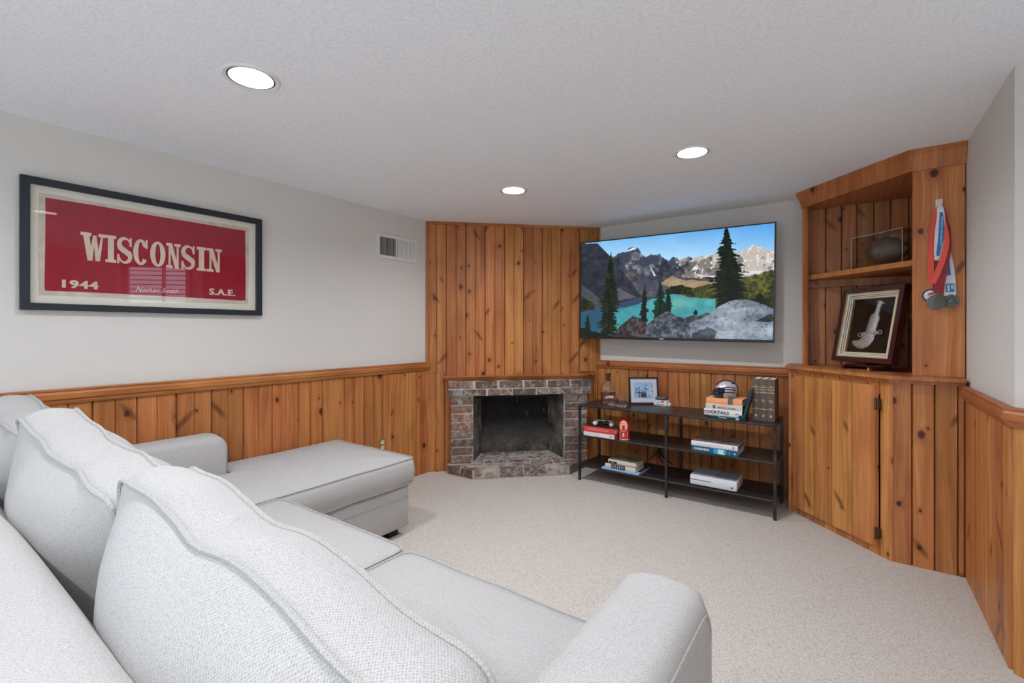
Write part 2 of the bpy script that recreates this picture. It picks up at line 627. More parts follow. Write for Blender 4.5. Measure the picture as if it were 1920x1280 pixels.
def lathe(bm, prof, seg=32, Mx=None, close=False):
    t = bmesh.new()
    rings = []
    for r, z in prof:
        if r < 1e-6:
            rings.append([t.verts.new((0, 0, z))])
        else:
            rings.append([t.verts.new((r * math.cos(2 * PI * k / seg), r * math.sin(2 * PI * k / seg), z)) for k in range(seg)])
    pairs = list(zip(rings[:-1], rings[1:]))
    if close:
        pairs.append((rings[-1], rings[0]))
    for A, B in pairs:
        for k in range(seg):
            j = (k + 1) % seg
            if len(A) == 1 and len(B) == 1:
                continue
            if len(A) == 1:
                t.faces.new((A[0], B[j], B[k]))
            elif len(B) == 1:
                t.faces.new((A[k], A[j], B[0]))
            else:
                t.faces.new((A[k], A[j], B[j], B[k]))
    append(bm, t, Mx)


def tube(bm, pts, r, seg=8, closed=False, Mx=None):
    t = bmesh.new()
    pts = [Vector(p) for p in pts]
    n = len(pts)
    rings = []
    up = Vector((0.13, 0.31, 0.94))
    for i, p in enumerate(pts):
        if closed:
            d = pts[(i + 1) % n] - pts[i - 1]
        else:
            d = pts[min(i + 1, n - 1)] - pts[max(i - 1, 0)]
        d.normalize()
        a = d.cross(up)
        if a.length < 1e-3:
            a = d.cross(Vector((1, 0, 0)))
        a.normalize()
        b = d.cross(a)
        rings.append([t.verts.new(p + r * (math.cos(2 * PI * k / seg) * a + math.sin(2 * PI * k / seg) * b)) for k in range(seg)])
    m = n if closed else n - 1
    for i in range(m):
        A, B = rings[i], rings[(i + 1) % n]
        for k in range(seg):
            j = (k + 1) % seg
            t.faces.new((A[k], A[j], B[j], B[k]))
    if not closed:
        t.faces.new(rings[0][::-1])
        t.faces.new(rings[-1])
    append(bm, t, Mx)


def poly_solid(bm, pts, z0, z1, Mx=None):
    prism(bm, pts, z0, z1, Mx)


def text_into(bm, s, size, Mx, bold=0.0, depth=0.0004, align='CENTER', shear=0.0, sx=1.0, spacing=1.0):
    cu = bpy.data.curves.new('t', 'FONT')
    cu.body = s
    cu.size = size
    cu.align_x = align
    cu.align_y = 'CENTER'
    cu.offset = bold
    cu.shear = shear
    cu.space_character = spacing
    cu.resolution_u = 3
    cu.fill_mode = 'FRONT'
    o = bpy.data.objects.new('t', cu)
    COL.objects.link(o)
    dg = bpy.context.evaluated_depsgraph_get()
    me = o.evaluated_get(dg).to_mesh()
    t = bmesh.new()
    t.from_mesh(me)
    o.evaluated_get(dg).to_mesh_clear()
    bpy.data.objects.remove(o)
    bpy.data.curves.remove(cu)
    for v in t.verts:
        v.co.x *= sx
        v.co.z += depth
    append(bm, t, Mx)


def text_obj(s, size, W, mat, parent, name='lettering', **k):
    bm = bmesh.new()
    text_into(bm, s, size, Matrix(), **k)
    me = bpy.data.meshes.new(name)
    bm.to_mesh(me)
    bm.free()
    me.materials.append(mat)
    return obj(name, me, mat, parent, W)


def basis(x, y, z, o):
    m = Matrix((Vector(x), Vector(y), Vector(z))).transposed().to_4x4()
    m.translation = Vector(o)
    return m


class Face:
    """A vertical plane: point p0 (xy), outward normal n; s runs to the right, t out towards the room, z up."""

    def __init__(self, p0, n):
        self.p0 = Vector((p0[0], p0[1], 0))
        self.n = Vector((n[0], n[1], 0)).normalized()
        self.u = Vector((-self.n.y, self.n.x, 0))

    def pt(self, s, t=0.0, z=0.0):
        return self.p0 + self.u * s + self.n * t + Vector((0, 0, z))

    def M(self, s=0.0, t=0.0, z=0.0):
        # local x = s, local y = into the wall, local z = up
        return basis(self.u, -self.n, (0, 0, 1), self.pt(s, t, z))

    def P(self, s=0.0, t=0.0, z=0.0):
        # local x = s, local y = up, local z = out (for print and lettering)
        return basis(self.u, (0, 0, 1), self.n, self.pt(s, t, z))

    def T(self, s, t, z):
        # trims: local z along -s, local x = out, local y = up
        return basis(self.n, (0, 0, 1), -self.u, self.pt(s, t, z))


FL = Face((-3.14, 0.0), (1, 0))            # left wall
FB = Face((0.0, 4.19), (0, -1))            # television wall
FD = Face((-3.14, 3.015), (R2, -R2))       # fireplace wall across the corner
FR = Face((0.514, 4.18), (-1, 0))             # right wall: s runs towards the camera
FK = Face((0.514, 2.556), (-R2, -R2))         # splayed wall right of it: s = away to the right
FC = Face((-0.33, 3.90), (-R2, -R2))       # cabinet front
FCR = Face((0.0, 3.375), (0, -1))          # right panel of the cabinet

# ------------------------------------------------------------------ planks
plank_cache = {}


def plank_mesh(w, h, mat, thick=0.016, groove=True, e=0.005):
    key = (round(w, 3), round(h, 3), mat.name, thick, groove)
    if key in plank_cache:
        return plank_cache[key]
    d = 0.012
    pr = [(0.0008, thick), (0.0008, d), (e, 0)]
    if groove:
        pr += [(w / 2 - e * 0.8, 0), (w / 2, d * 0.6), (w / 2 + e * 0.8, 0)]
    pr += [(w - e, 0), (w - 0.0008, d), (w - 0.0008, thick)]
    bm = bmesh.new()
    prism(bm, pr, 0, h)
    bmesh.ops.recalc_face_normals(bm, faces=bm.faces[:])
    me = bpy.data.meshes.new('plank')
    bm.to_mesh(me)
    bm.free()
    me.materials.append(mat)
    plank_cache[key] = me
    return me


def plank(parent, face, s0, s1, z0, z1, mat, t=0.0, groove=True, thick=0.016, name='plank'):
    me = plank_mesh(s1 - s0, z1 - z0, mat, thick, groove)
    return obj(name, me, None, parent, face.M(s0, t, z0))


def plank_run(parent, face, edges, z0, z1, mat, t=0.0, groove=True, thick=0.016):
    for a, b in zip(edges[:-1], edges[1:]):
        plank(parent, face, a, b, z0, z1, mat, t, groove and (b - a) > 0.13, thick)


# ================================================================== ROOM SHELL
YB = -1.9      # wall behind the camera
XR = 1.55      # far right wall, behind the camera's right shoulder
kx, ky = 0.514, 2.556
k2x = XR
k2y = ky - (XR - kx)

bm = bmesh.new()
fp = [(-3.34, YB - 0.2), (XR + 0.2, YB - 0.2), (XR + 0.2, 4.75), (-3.34, 4.75)]
prism(bm, fp, -0.1, 0.0)
floor = structure('floor', bm, M['carpet'])

# ceiling with holes for the downlights
LIGHTS = [(-1.925, 0.90), (-1.945, 2.72), (-0.713, 2.73), (-0.70, 0.90), (-1.925, -0.92), (-0.70, -0.92), (0.62, -0.30)]  # last three are added out of view to brighten the room
RH = 0.086
bm = bmesh.new()
ol = [bm.verts.new((x, y, H)) for x, y in fp]
edges = [bm.edges.new((ol[i], ol[(i + 1) % 4])) for i in range(4)]
for lx, ly in LIGHTS:
    rg = [bm.verts.new((lx + RH * math.cos(2 * PI * k / 32), ly + RH * math.sin(2 * PI * k / 32), H)) for k in range(32)]
    edges += [bm.edges.new((rg[k], rg[(k + 1) % 32])) for k in range(32)]
bmesh.ops.triangle_fill(bm, use_beauty=True, edges=edges)
for f in bm.faces:
    if f.normal.z > 0:
        f.normal_flip()
me = bpy.data.meshes.new('ceiling')
bm.to_mesh(me)
bm.free()
me.materials.append(M['ceil'])
ceiling = obj('ceiling', me, None)
ceiling['kind'] = 'structure'
# the slab above the ceiling keeps the sky out
bm = bx(-3.4, XR + 0.3, YB - 0.3, 4.8, H + 0.16, H + 0.22)
structure('trim_ceiling_slab', bm, M['dark'])

wall_left = structure('wall_left', bx(-3.34, -3.14, YB - 0.2, 3.20, 0, H), M['wall'])
wall_back = structure('wall_back', bx(-2.2, 0.7, 4.19, 4.39, 0, H), M['wall'])
wall_right = structure('wall_right', bx(0.514, 0.68, ky + 0.0, 4.39, 0, H), M['wall'])
bm = bmesh.new()
pd0, pd1, pdz = -2.3, 0.9, 2.08
for x0_, x1_, z0_, z1_ in ((-3.34, pd0, 0, H), (pd1, XR + 0.2, 0, H), (pd0, pd1, pdz, H)):
    box(bm, x0_, x1_, YB - 0.2, YB, z0_, z1_)
structure('wall_behind', bm, M['wall'])
pdoor = empty('added_door_1', ((pd0 + pd1) / 2, YB - 0.1, 0), 'added unseen glass patio door behind the sofa, letting in fill daylight', 'door')  # patio door added out of view so sky light fills the room
pdoor['kind'] = 'structure'
for k in range(2):
    xa, xb_ = pd0 + k * 1.58, pd0 + 1.62 + k * 1.58
    yd = YB - 0.08 - 0.05 * k
    bm = bmesh.new()
    for a in ((xa, xb_, 0.0, 0.12), (xa, xb_, pdz - 0.10, pdz), (xa, xa + 0.09, 0.12, pdz - 0.10), (xb_ - 0.09, xb_, 0.12, pdz - 0.10)):
        box(bm, a[0], a[1], yd - 0.02, yd + 0.02, a[2], a[3])
    pn = obj('door_panel', bm, M['white_paint'], pdoor)
    obj('pane', bx(xa + 0.08, xb_ - 0.08, yd - 0.003, yd + 0.003, 0.11, pdz - 0.09), M['window_glass'], pn)
structure('wall_side', bx(XR, XR + 0.2, YB - 0.2, k2y + 0.05, 0, H), M['wall'])
# splayed wall with the window opening
kl = math.hypot(k2x - kx, k2y - ky)
wo0, wo1, wz0, wz1 = 0.20, 0.95, 1.62, 2.14
bm = bmesh.new()
for s0, s1, z0, z1 in ((0, wo0, 0, H), (wo1, kl + 0.05, 0, H), (wo0, wo1, 0, wz0), (wo0, wo1, wz1, H)):
    box(bm, s0, s1, 0, 0.16, z0, z1, Mx=FK.M())
wall_splayed = structure('wall_splayed', bm, M['wall'])
# fireplace wall: backing round the firebox opening
SL = 1.664
bm = bmesh.new()
for s0, s1, z0, z1 in ((-0.05, 0.24, 0, H), (1.50, SL + 0.05, 0, H), (0.24, 1.50, 0.80, H)):
    box(bm, s0, s1, 0.018, 0.10, z0, z1, Mx=FD.M())
wall_fireplace = structure('wall_fireplace', bm, M['pine_trim'])

# ------------------------------------------------------------------ wainscot
RZ = 0.94
P = 0.183
e0 = 0.681 - 8 * P
plank_run(wall_left, FL, [e0 + P * k for k in range(21)] + [3.012], 0.0, RZ + 0.01, M['pine'], t=0.016)
eb = [-1.97, -1.839 - 0.0, -1.661, -1.482, -1.298, -1.113, -0.934, -0.751, -0.571, -0.350]
plank_run(wall_back, FB, eb, 0.0, RZ + 0.01, M['pine'], t=0.016)
er = [0.0, 0.8] + [0.8 + P * k for k in range(1, 5)] + [1.618]
plank_run(wall_right, FR, er, 0.0, RZ, M['pine'], t=0.014)
ek = [0.0 + P * k for k in range(8)] + [kl]
plank_run(wall_splayed, FK, ek, 0.0, RZ, M['pine'], t=0.014)

# chair rails: moulded profile
rail_prof = [(0, 0), (0.016, 0), (0.022, 0.012), (0.022, 0.018), (0.030, 0.026), (0.032, 0.050), (0.026, 0.060), (0.030, 0.066), (0.030, 0.072), (0.0, 0.074)]
tn = [0]


def trim(face, s0, s1, z, prof, mat=None, t=0.0):
    tn[0] += 1
    bm = bmesh.new()
    prism(bm, prof, 0, s1 - s0)
    return structure('trim_%d' % tn[0], bm, mat or M['pine_trim'], face.T(s1, t, z))


trim(FL, -0.5, 3.03, RZ - 0.002, rail_prof, t=0.012)
trim(FB, -1.985, -0.36, RZ - 0.002, rail_prof, t=0.012)
trim(FR, 0.80, 1.640, RZ - 0.008, rail_prof, t=0.006)
trim(FK, -0.012, kl, RZ - 0.008, rail_prof, t=0.006)

# ------------------------------------------------------------------ fireplace wall planks
ed = [0.0, 0.182, 0.362, 0.542, 0.726, 0.908, 1.091, 1.275, 1.461, 1.645]
for a, b in zip(ed[:-1], ed[1:]):
    full = b < 0.19 or a > 1.44
    if b < 0.19:
        plank(wall_fireplace, FD, a, 0.163, 0, 0.90, M['pine'])
        plank(wall_fireplace, FD, a, b, 0.902, H - 0.02, M['pine'])
    elif a > 1.44:
        plank(wall_fireplace, FD, 1.60, 1.645, 0, 0.90, M['pine'])
        plank(wall_fireplace, FD, a, b, 0.902, H - 0.02, M['pine'])
    else:
        plank(wall_fireplace, FD, a, b, 0.85, H - 0.02, M['pine'])
plank(wall_fireplace, FD, 0.165, 0.235, 0, 0.835, M['pine'], groove=False)
plank(wall_fireplace, FD, 1.50, 1.598, 0, 0.835, M['pine'], groove=False)
# corner strips and cove at the ceiling
trim(FD, 0.0, SL, H - 0.026, [(-0.02, 0), (0.010, 0), (0.018, 0.012), (0.018, 0.0245), (-0.02, 0.0245)])
bm = bx(0, 0.022, -0.018, 0.018, 0, H - 0.027, r=0.003, seg=1)
structure('trim_%d' % 90, bm, M['pine_trim'], FD.M(-0.004, 0.0, 0))
bm = bx(0, 0.022, -0.012, 0.018, 0, H - 0.027, r=0.003, seg=1)
structure('trim_%d' % 91, bm, M['pine_trim'], FD.M(SL - 0.020, 0.0, 0))
# mantel moulding with mitred ends
bm = bmesh.new()
mp = [(-0.004, 0.0, 0.168, 1.580), (0.030, 0.0, 0.172, 1.576), (0.058, 0.036, 0.150, 1.598), (0.058, 0.046, 0.150, 1.598), (-0.004, 0.046, 0.150, 1.598)]
A = [bm.verts.new(FD.pt(s0, t, 0.834 + z)) for t, z, s0, s1 in mp]
B = [bm.verts.new(FD.pt(s1, t, 0.834 + z)) for t, z, s0, s1 in mp]
for i in range(5):
    j = (i + 1) % 5
    bm.faces.new((A[i], A[j], B[j], B[i]))
bm.faces.new(A)
bm.faces.new(B[::-1])
# put it in a frame whose local z runs along the moulding so the grain follows
Wt = FD.T(0.8, 0, 0.834)
bmesh.ops.transform(bm, matrix=Wt.inverted(), verts=bm.verts[:])
structure('trim_%d' % 92, bm, M['pine_trim'], Wt)

# ------------------------------------------------------------------ brick fireplace
fire = empty('brick_fireplace', FD.pt(0.85, 0.1, 0), 'grey brown brick fireplace with sooty firebox and raised hearth across the corner', 'fireplace')


def brick_bm(w, d, h):
    """Chamfered, slightly uneven brick: x 0..w, y 0..d, z 0..h."""
    t = bmesh.new()
    bmesh.ops.create_cube(t, size=1.0)
    for v in t.verts:
        v.co = Vector(((v.co.x + 0.5) * w, (v.co.y + 0.5) * d, (v.co.z + 0.5) * h))
        v.co += Vector((random.uniform(-1, 1) * 0.0025, random.uniform(-1, 1) * 0.004, random.uniform(-1, 1) * 0.0025))
    bmesh.ops.bevel(t, geom=t.edges[:], offset=0.004, segments=1, profile=0.5, affect='EDGES')
    return t


def brick(s, t, z, w, h, d=0.07, face=FD):
    obj('brick', brick_bm(w, d, h), M['brick'], fire, face.M(s, t + random.uniform(-0.003, 0.003), z), smooth=False)


# mortar cores
G = 0.006
bm = bmesh.new()
box(bm, 0.197, 1.545, 0.0, 0.17, 0.700, 0.832, Mx=FD.M(0, 0.092, 0))
obj('mortar', bm, M['mortar'], fire)
bm = bmesh.new()
box(bm, 0.224, 0.424, 0.0, 0.15, 0.075, 0.702, Mx=FD.M(0, 0.070, 0))
obj('mortar', bm, M['mortar'], fire)
bm = bmesh.new()
box(bm, 1.287, 1.512, 0.0, 0.15, 0.075, 0.702, Mx=FD.M(0, 0.070, 0))
obj('mortar', bm, M['mortar'], fire)
# lintel courses
r1 = [(0.197, 0.115), (0.318, 0.098), (0.445, 0.198), (0.668, 0.212), (0.900, 0.205), (1.125, 0.205), (1.345, 0.200)]
for s, w in r1:
    brick(s, 0.10, 0.772, w, 0.060, 0.08)
r2 = [(0.197, 0.118), (0.325, 0.215), (0.560, 0.118), (0.688, 0.092), (0.792, 0.215), (1.020, 0.195), (1.226, 0.220), (1.456, 0.088)]
for s, w in r2:
    brick(s, 0.10, 0.702, w, 0.057, 0.08)
# pillars
pz = 0.0765
for k in range(8):
    z = 0.088 + k * pz
    if k == 7:
        brick(0.222, 0.08, z, 0.068, 0.060)
        brick(0.300, 0.08, z, 0.126, 0.060)
    else:
        brick(0.222 + random.uniform(-0.003, 0.003), 0.08, z, 0.203 + random.uniform(-0.004, 0.002), 0.062)
    brick(1.287 + random.uniform(0, 0.008), 0.08, z, 0.128 if k % 2 else 0.222, 0.062)
    if k % 2:
        brick(1.424, 0.08, z, 0.086, 0.062)
# hearth: mortar bed and flat bricks in running bond
hp = [(0.19, 0.03), (0.19, 0.08), (0.412, 0.297), (1.262, 0.297), (1.48, 0.08), (1.48, 0.03)]
bm = bmesh.new()
prism(bm, [(s, -t) for s, t in hp], 0.0, 0.079, Mx=FD.M())
prism(bm, [(0.42, -0.04), (1.29, -0.04), (1.23, 0.29), (0.50, 0.29)], 0.02, 0.080, Mx=FD.M())
obj('mortar', bm, M['mortar'], fire)


def flat_brick(s0, s1, t0, t1, z0=0.018, z1=0.084):
    b = brick_bm(s1 - s0, t1 - t0, z1 - z0)
    obj('brick', b, M['hearth_brick'], fire, FD.M(s0, t1, z0 + random.uniform(-0.002, 0.002)))


for s0, s1 in ((0.418, 0.628), (0.640, 0.850), (0.862, 1.060), (1.072, 1.258)):
    flat_brick(s0, s1, 0.212, 0.303, 0.012)
rows = [(0.112, 0.204), (0.014, 0.104), (-0.082, 0.006), (-0.176, -0.090), (-0.270, -0.184)]
for ri, (t0, t1) in enumerate(rows):
    inset = (0.30, 0.205, 0.46, 0.50, 0.535)[ri]
    s_end = (1.37, 1.475, 1.25, 1.22, 1.20)[ri]
    s = inset - (0.10 if ri % 2 else 0.0) * (1 if ri < 2 else 0)
    s = max(s, inset)
    first = True
    while s < s_end - 0.03:
        w = 0.205
        if first and ri % 2:
            w = 0.10
        first = False
        e = min(s + w, s_end)
        flat_brick(s, e, t0, t1)
        s = e + 0.011
# chamfered corner bricks
for (a, b) in (((0.193, 0.085), (0.405, 0.292)), ((1.270, 0.292), (1.475, 0.085))):
    pa, pb = FD.pt(*a), FD.pt(*b)
    d = (pb - pa)
    L = d.length
    d.normalize()
    nrm = Vector((d.y, -d.x, 0))
    for i in range(2):
        w = L / 2 - 0.010
        W = basis(d, -nrm, (0, 0, 1), pa + d * (i * L / 2 + 0.004) + nrm * 0.006 + Vector((0, 0, 0.008)))
        obj('brick', brick_bm(w, 0.085, 0.073), M['brick'], fire, W)
# firebox
bm = bmesh.new()
z0, z1 = 0.07, 0.86


def quad(bm, pts):
    bm.faces.new([bm.verts.new(p) for p in pts])


f_l, f_r, b_l, b_r = (0.424, 0.03), (1.287, 0.03), (0.535, -0.285), (1.215, -0.285)
obj('firebox_back', bx(b_l[0] - 0.02, b_r[0] + 0.02, 0.285, 0.33, z0, z1, Mx=FD.M()), M['soot'], fire)
for a, b, sg in ((f_l, b_l, -1), (f_r, b_r, 1)):
    bm = bmesh.new()
    prism(bm, [(a[0], -a[1]), (b[0], -b[1]), (b[0] + sg * 0.08, -b[1]), (a[0] + sg * 0.14, -a[1])] if sg > 0 else
          [(a[0], -a[1]), (a[0] - 0.14, -a[1]), (b[0] - 0.08, -b[1]), (b[0], -b[1])], z0, z1, Mx=FD.M())
    obj('firebox_side', bm, M['soot_side'], fire)
obj('firebox_top', bx(0.40, 1.31, -0.02, 0.33, 0.80, 0.84, Mx=FD.M()), M['dark'], fire)
bm = bmesh.new()
box(bm, 0.42, 1.29, -0.03, 0.04, 0.694, 0.701, Mx=FD.M())
box(bm, 0.44, 1.27, 0.05, 0.058, 0.66, 0.80, Mx=FD.M())
obj('lintel_bar', bm, M['iron'], fire)
bm = bmesh.new()
a, b = FD.pt(1.28, 0.0, 0.60), FD.pt(1.21, -0.27, 0.70)
tube(bm, [a, b], 0.008, 6)
obj('damper_rail', bm, M['soot_side'], fire)
bm = bmesh.new()
a, b = FD.pt(0.43, 0.0, 0.60), FD.pt(0.545, -0.27, 0.70)
tube(bm, [a, b], 0.008, 6)
obj('damper_rail', bm, M['soot_side'], fire)
bm = bmesh.new()
hk = FD.pt(1.19, -0.10, 0)
pts = [hk + Vector((0, 0, 0.72)), hk + Vector((0, 0, 0.46))]
for k in range(17):
    an = PI / 2 + k / 16 * PI * 1.5
    pts.append(hk + FD.u * (0.016 * math.cos(an)) * 1.0 + Vector((0, 0, 0.445 + 0.016 * math.sin(an))))
for k in range(1, 14):
    an = PI / 2 - k / 13 * PI * 1.4
    pts.append(hk + FD.u * (0.017 * math.cos(an)) + Vector((0, 0, 0.412 + 0.017 * math.sin(an))))
tube(bm, pts, 0.0028, 6)
obj('damper_hook', bm, M['iron'], fire)

# ================================================================== RECESSED LIGHTS
LN = ['white recessed downlight nearest the left wall, largest in the ceiling', 'small white recessed downlight in the ceiling before the fireplace wall',
      'white recessed downlight in the ceiling before the television', 'recessed downlight above the front of the sofa arm',
      'added unseen fill downlight behind the left half of the sofa', 'added unseen fill downlight behind the right half of the sofa', 'added unseen fill downlight behind the camera by the side wall']
trim_bm = bmesh.new()
lathe(trim_bm, [(0.0835, 0.001), (0.087, -0.004), (0.100, -0.006), (0.106, -0.001), (0.106, 0.0)], 40)
gap_bm = bmesh.new()
lathe(gap_bm, [(0.0795, 0.004), (0.0795, -0.0035), (0.0848, -0.0035), (0.0848, 0.004)], 40)
cone_bm = bmesh.new()
lathe(cone_bm, [(0.0815, 0.0), (0.078, 0.02), (0.070, 0.05), (0.060, 0.085), (0.0, 0.087)], 40)
bulb_bm = bmesh.new()
lathe(bulb_bm, [(0.048, 0.072), (0.048, 0.048), (0.044, 0.034), (0.034, 0.024), (0.018, 0.018), (0.0, 0.016)], 24)
parts = []
for nm, b, m in (('trim_ring', trim_bm, 'white_paint'), ('shadow_gap', gap_bm, 'dark'), ('reflector', cone_bm, 'reflector'), ('bulb', bulb_bm, 'lens')):
    bmesh.ops.recalc_face_normals(b, faces=b.faces[:])
    me = bpy.data.meshes.new(nm)
    b.to_mesh(me)
    b.free()
    finish(me, M[m], True)
    parts.append((nm, me))
for (lx, ly), lab in zip(LIGHTS, LN):
    e = empty('recessed_light', (lx, ly, H), lab, 'ceiling light', 'recessed downlights in the ceiling')
    for nm, me in parts:
        obj(nm, me, None, e, Matrix.Translation((lx, ly, H)))

# added uplight that brightens the ceiling, by the side wall behind the camera
tl = empty('added_uplight', (1.15, -0.75, 0), 'added unseen uplight with pole and upturned bowl, brightening the ceiling behind the sofa', 'added fill light')
Wl = Matrix.Translation((1.15, -0.75, 0))
bm = bmesh.new()
lathe(bm, [(0.0, 0.001), (0.14, 0.001), (0.14, 0.012), (0.13, 0.022), (0.02, 0.028), (0.0, 0.028)], 32)
obj('base', bm, M['iron'], tl, Wl, smooth=True)
bm = bmesh.new()
tube(bm, [(0, 0, 0.026), (0, 0, 1.66)], 0.011, 12)
obj('pole', bm, M['iron'], tl, Wl, smooth=True)
bm = bmesh.new()
lathe(bm, [(0.0, 1.655), (0.03, 1.66), (0.10, 1.69), (0.155, 1.74), (0.175, 1.78), (0.172, 1.782), (0.150, 1.745), (0.097, 1.697), (0.03, 1.668), (0.0, 1.664)], 40)
obj('bowl_shade', bm, M['reflector'], tl, Wl, smooth=True)
bm = bmesh.new()
lathe(bm, [(0.0, 1.69), (0.035, 1.695), (0.048, 1.715), (0.048, 1.735), (0.035, 1.755), (0.0, 1.760)], 24)
obj('bulb', bm, M['lens_fill'], tl, Wl, smooth=True)

# ================================================================== WINDOW in the splayed wall (seen mirrored in the picture glass)
win = empty('window_1', FK.pt((wo0 + wo1) / 2, 0, wz0), 'white framed basement window with half open blinds', 'window')
win['kind'] = 'structure'
bm = bmesh.new()
for a in ((wo0 - 0.05, wo1 + 0.05, wz0 - 0.05, wz0), (wo0 - 0.05, wo1 + 0.05, wz1, wz1 + 0.05), (wo0 - 0.05, wo0, wz0, wz1), (wo1, wo1 + 0.05, wz0, wz1)):
    box(bm, a[0], a[1], -0.015, 0.01, a[2], a[3], Mx=FK.M())
obj('window_casing', bm, M['white_paint'], win)
bm = bmesh.new()
for a in ((wo0, wo1, wz0, wz0 + 0.03), (wo0, wo1, wz1 - 0.03, wz1), (wo0, wo0 + 0.03, wz0, wz1), (wo1 - 0.03, wo1, wz0, wz1), (0.5, 0.53, wz0, wz1)):
    box(bm, a[0], a[1], 0.09, 0.13, a[2], a[3], Mx=FK.M())
obj('window_frame', bm, M['white_paint'], win)
obj('pane', bx(wo0 + 0.02, wo1 - 0.02, 0.105, 0.109, wz0 + 0.02, wz1 - 0.02, Mx=FK.M()), M['window_glass'], win)
ns = 9
for k in range(ns):
    z = wz0 + 0.03 + k * (wz1 - wz0 - 0.05) / (ns - 1)
    Wm = FK.M((wo0 + wo1) / 2, -0.045, z) @ Matrix.Rotation(math.radians(18), 4, 'X')
    obj('blind_slat', bx(-(wo1 - wo0) / 2 + 0.012, (wo1 - wo0) / 2 - 0.012, -0.021, 0.021, -0.0015, 0.0015), M['blind'], win, Wm)

# ================================================================== CORNER CABINET
cab = empty('corner_cabinet', FC.pt(0.37, -0.2, 0), 'knotty pine built-in base cabinet with one plank door in right corner', 'cabinet')
CZ = 1.004
# planks of the front: divided above and below the door
cs = [-0.02, 0.045, 0.143, 0.234, 0.326, 0.370, 0.518, 0.678]
heads = [-0.02, 0.045, 0.16, 0.275, 0.40, 0.525, 0.650, 0.678]
obj('carcass', bx(-0.015, 0.745, 0.017, 0.05, 0.0, CZ - 0.002, Mx=FC.M()), M['dark'], cab)
plank(cab, FC, -0.020, 0.058, 0, CZ, M['pine_cab'], groove=False)
plank(cab, FC, 0.676, 0.742, 0, CZ, M['pine_cab'], groove=False)
hs = [0.058, 0.165, 0.28, 0.40, 0.52, 0.60, 0.676]
for a, b in zip(hs[:-1], hs[1:]):
    plank(cab, FC, a, b, 0.93, CZ, M['pine_cab'], groove=False)
lsj = [0.058, 0.17, 0.285, 0.39, 0.50, 0.60, 0.676]
for a, b in zip(lsj[:-1], lsj[1:]):
    plank(cab, FC, a, b, 0.0, 0.10, M['pine_cab'], groove=False)
bm = bmesh.new()
box(bm, -0.348, -0.330, 3.905, 4.185, 0, CZ, r=0.002, seg=1)
obj('side_panel', bm, M['pine_cab'], cab)
# right hand panel
for a, b in ((0.199, 0.287), (0.287, 0.380), (0.380, 0.472), (0.472, 0.499)):
    plank(cab, FCR, a, b, 0, CZ, M['pine_cab'], groove=False)
obj('carcass', bx(0.20, 0.498, 0.017, 0.05, 0.0, CZ - 0.002, Mx=FCR.M()), M['dark'], cab)
# corner post
bm = bmesh.new()
prism(bm, [(0.190, 3.379), (0.203, 3.372), (0.216, 3.40), (0.19, 3.41)], 0, CZ)
obj('corner_strip', bm, M['pine_cab'], cab)
# door
DW0, DW1, DZ0, DZ1 = 0.046, 0.672, 0.052, 0.980
door = obj('door', bx(DW0, DW1, 0.0, 0.006, DZ0, DZ1, Mx=FC.M(0, 0.007, 0)), M['pine_cab'], cab, label='wide plank door with two hinges on its right edge')
dj = [DW0, 0.143, 0.234, 0.3695, 0.518, DW1]
for a, b in zip(dj[:-1], dj[1:]):
    me_t = 0.016
    obj('plank', plank_mesh(b - a - 0.0015, DZ1 - DZ0, M['pine_cab'], 0.016, False), None, door, FC.M(a, 0.0235, DZ0))
for z in (0.874, 0.131):
    bm = bmesh.new()
    box(bm, -0.002, 0.014, -0.026, 0.0, -0.030, 0.030, r=0.002, seg=1)
    tube(bm, [(0.0, -0.027, -0.034), (0.0, -0.027, 0.034)], 0.006, 8)
    obj('hinge', bm, M['hinge'], door, FC.M(0.674, 0.0, z), label='aged brass hinge')

# countertop on it
ct = empty('cabinet_countertop', FC.pt(0.37, -0.1, CZ), 'pine countertop with moulded edge on the corner cabinet', 'countertop')


def corner_outline(off, back=4.186):
    """Footprint of the corner unit grown by off to the front."""
    a = FC.pt(0, off)
    yR = 3.375 - off
    # diagonal line: x + y = const ; corner where it meets y = yR
    c = a.x + a.y
    xl = -0.348 - off * 0.6
    return [(xl, back), (xl, c - xl), (c - yR, yR), (0.499, yR), (0.499, back)]


bm = bmesh.new()
o1, o2 = corner_outline(0.034), corner_outline(0.028)
prism(bm, o1, CZ + 0.020, CZ + 0.040)
obj('counter_slab', bm, M['pine_trim'], ct, label='thick pine slab')
bm = bmesh.new()
prism(bm, corner_outline(0.016), CZ + 0.001, CZ + 0.020)
obj('moulding', bm, M['pine_trim'], ct)
CT = CZ + 0.040

# upper bookcase
bc = empty('corner_bookcase', FC.pt(0.4, -0.25, CT), 'open pine bookcase with one shelf and crown moulding above the cabinet', 'bookcase')
TU = -0.115
FU = Face(FC.pt(0, TU)[:2], (-R2, -R2))
FUR = Face((0.0, 3.44), (0, -1))
zt = 2.20
# left stile and side
plank(bc, FU, -0.036, 0.004, CT + 0.001, zt, M['pine_trim'], groove=False, thick=0.020)
sl = FU.pt(-0.036, -0.02)
bm = bmesh.new()
box(bm, sl.x - 0.002, sl.x + 0.018, sl.y + 0.02, 4.165, CT + 0.001, zt)
obj('side_panel', bm, M['pine_in'], bc)
# back planks
xb = [sl.x, -0.134, -0.038, 0.053, 0.149, 0.240, 0.335, 0.43, 0.499]
FBB = Face((0, 4.15), (0, -1))
for a, b in zip(xb[:-1], xb[1:]):
    plank(bc, FBB, a, b, CT + 0.001, zt, M['pine_in'], groove=False)
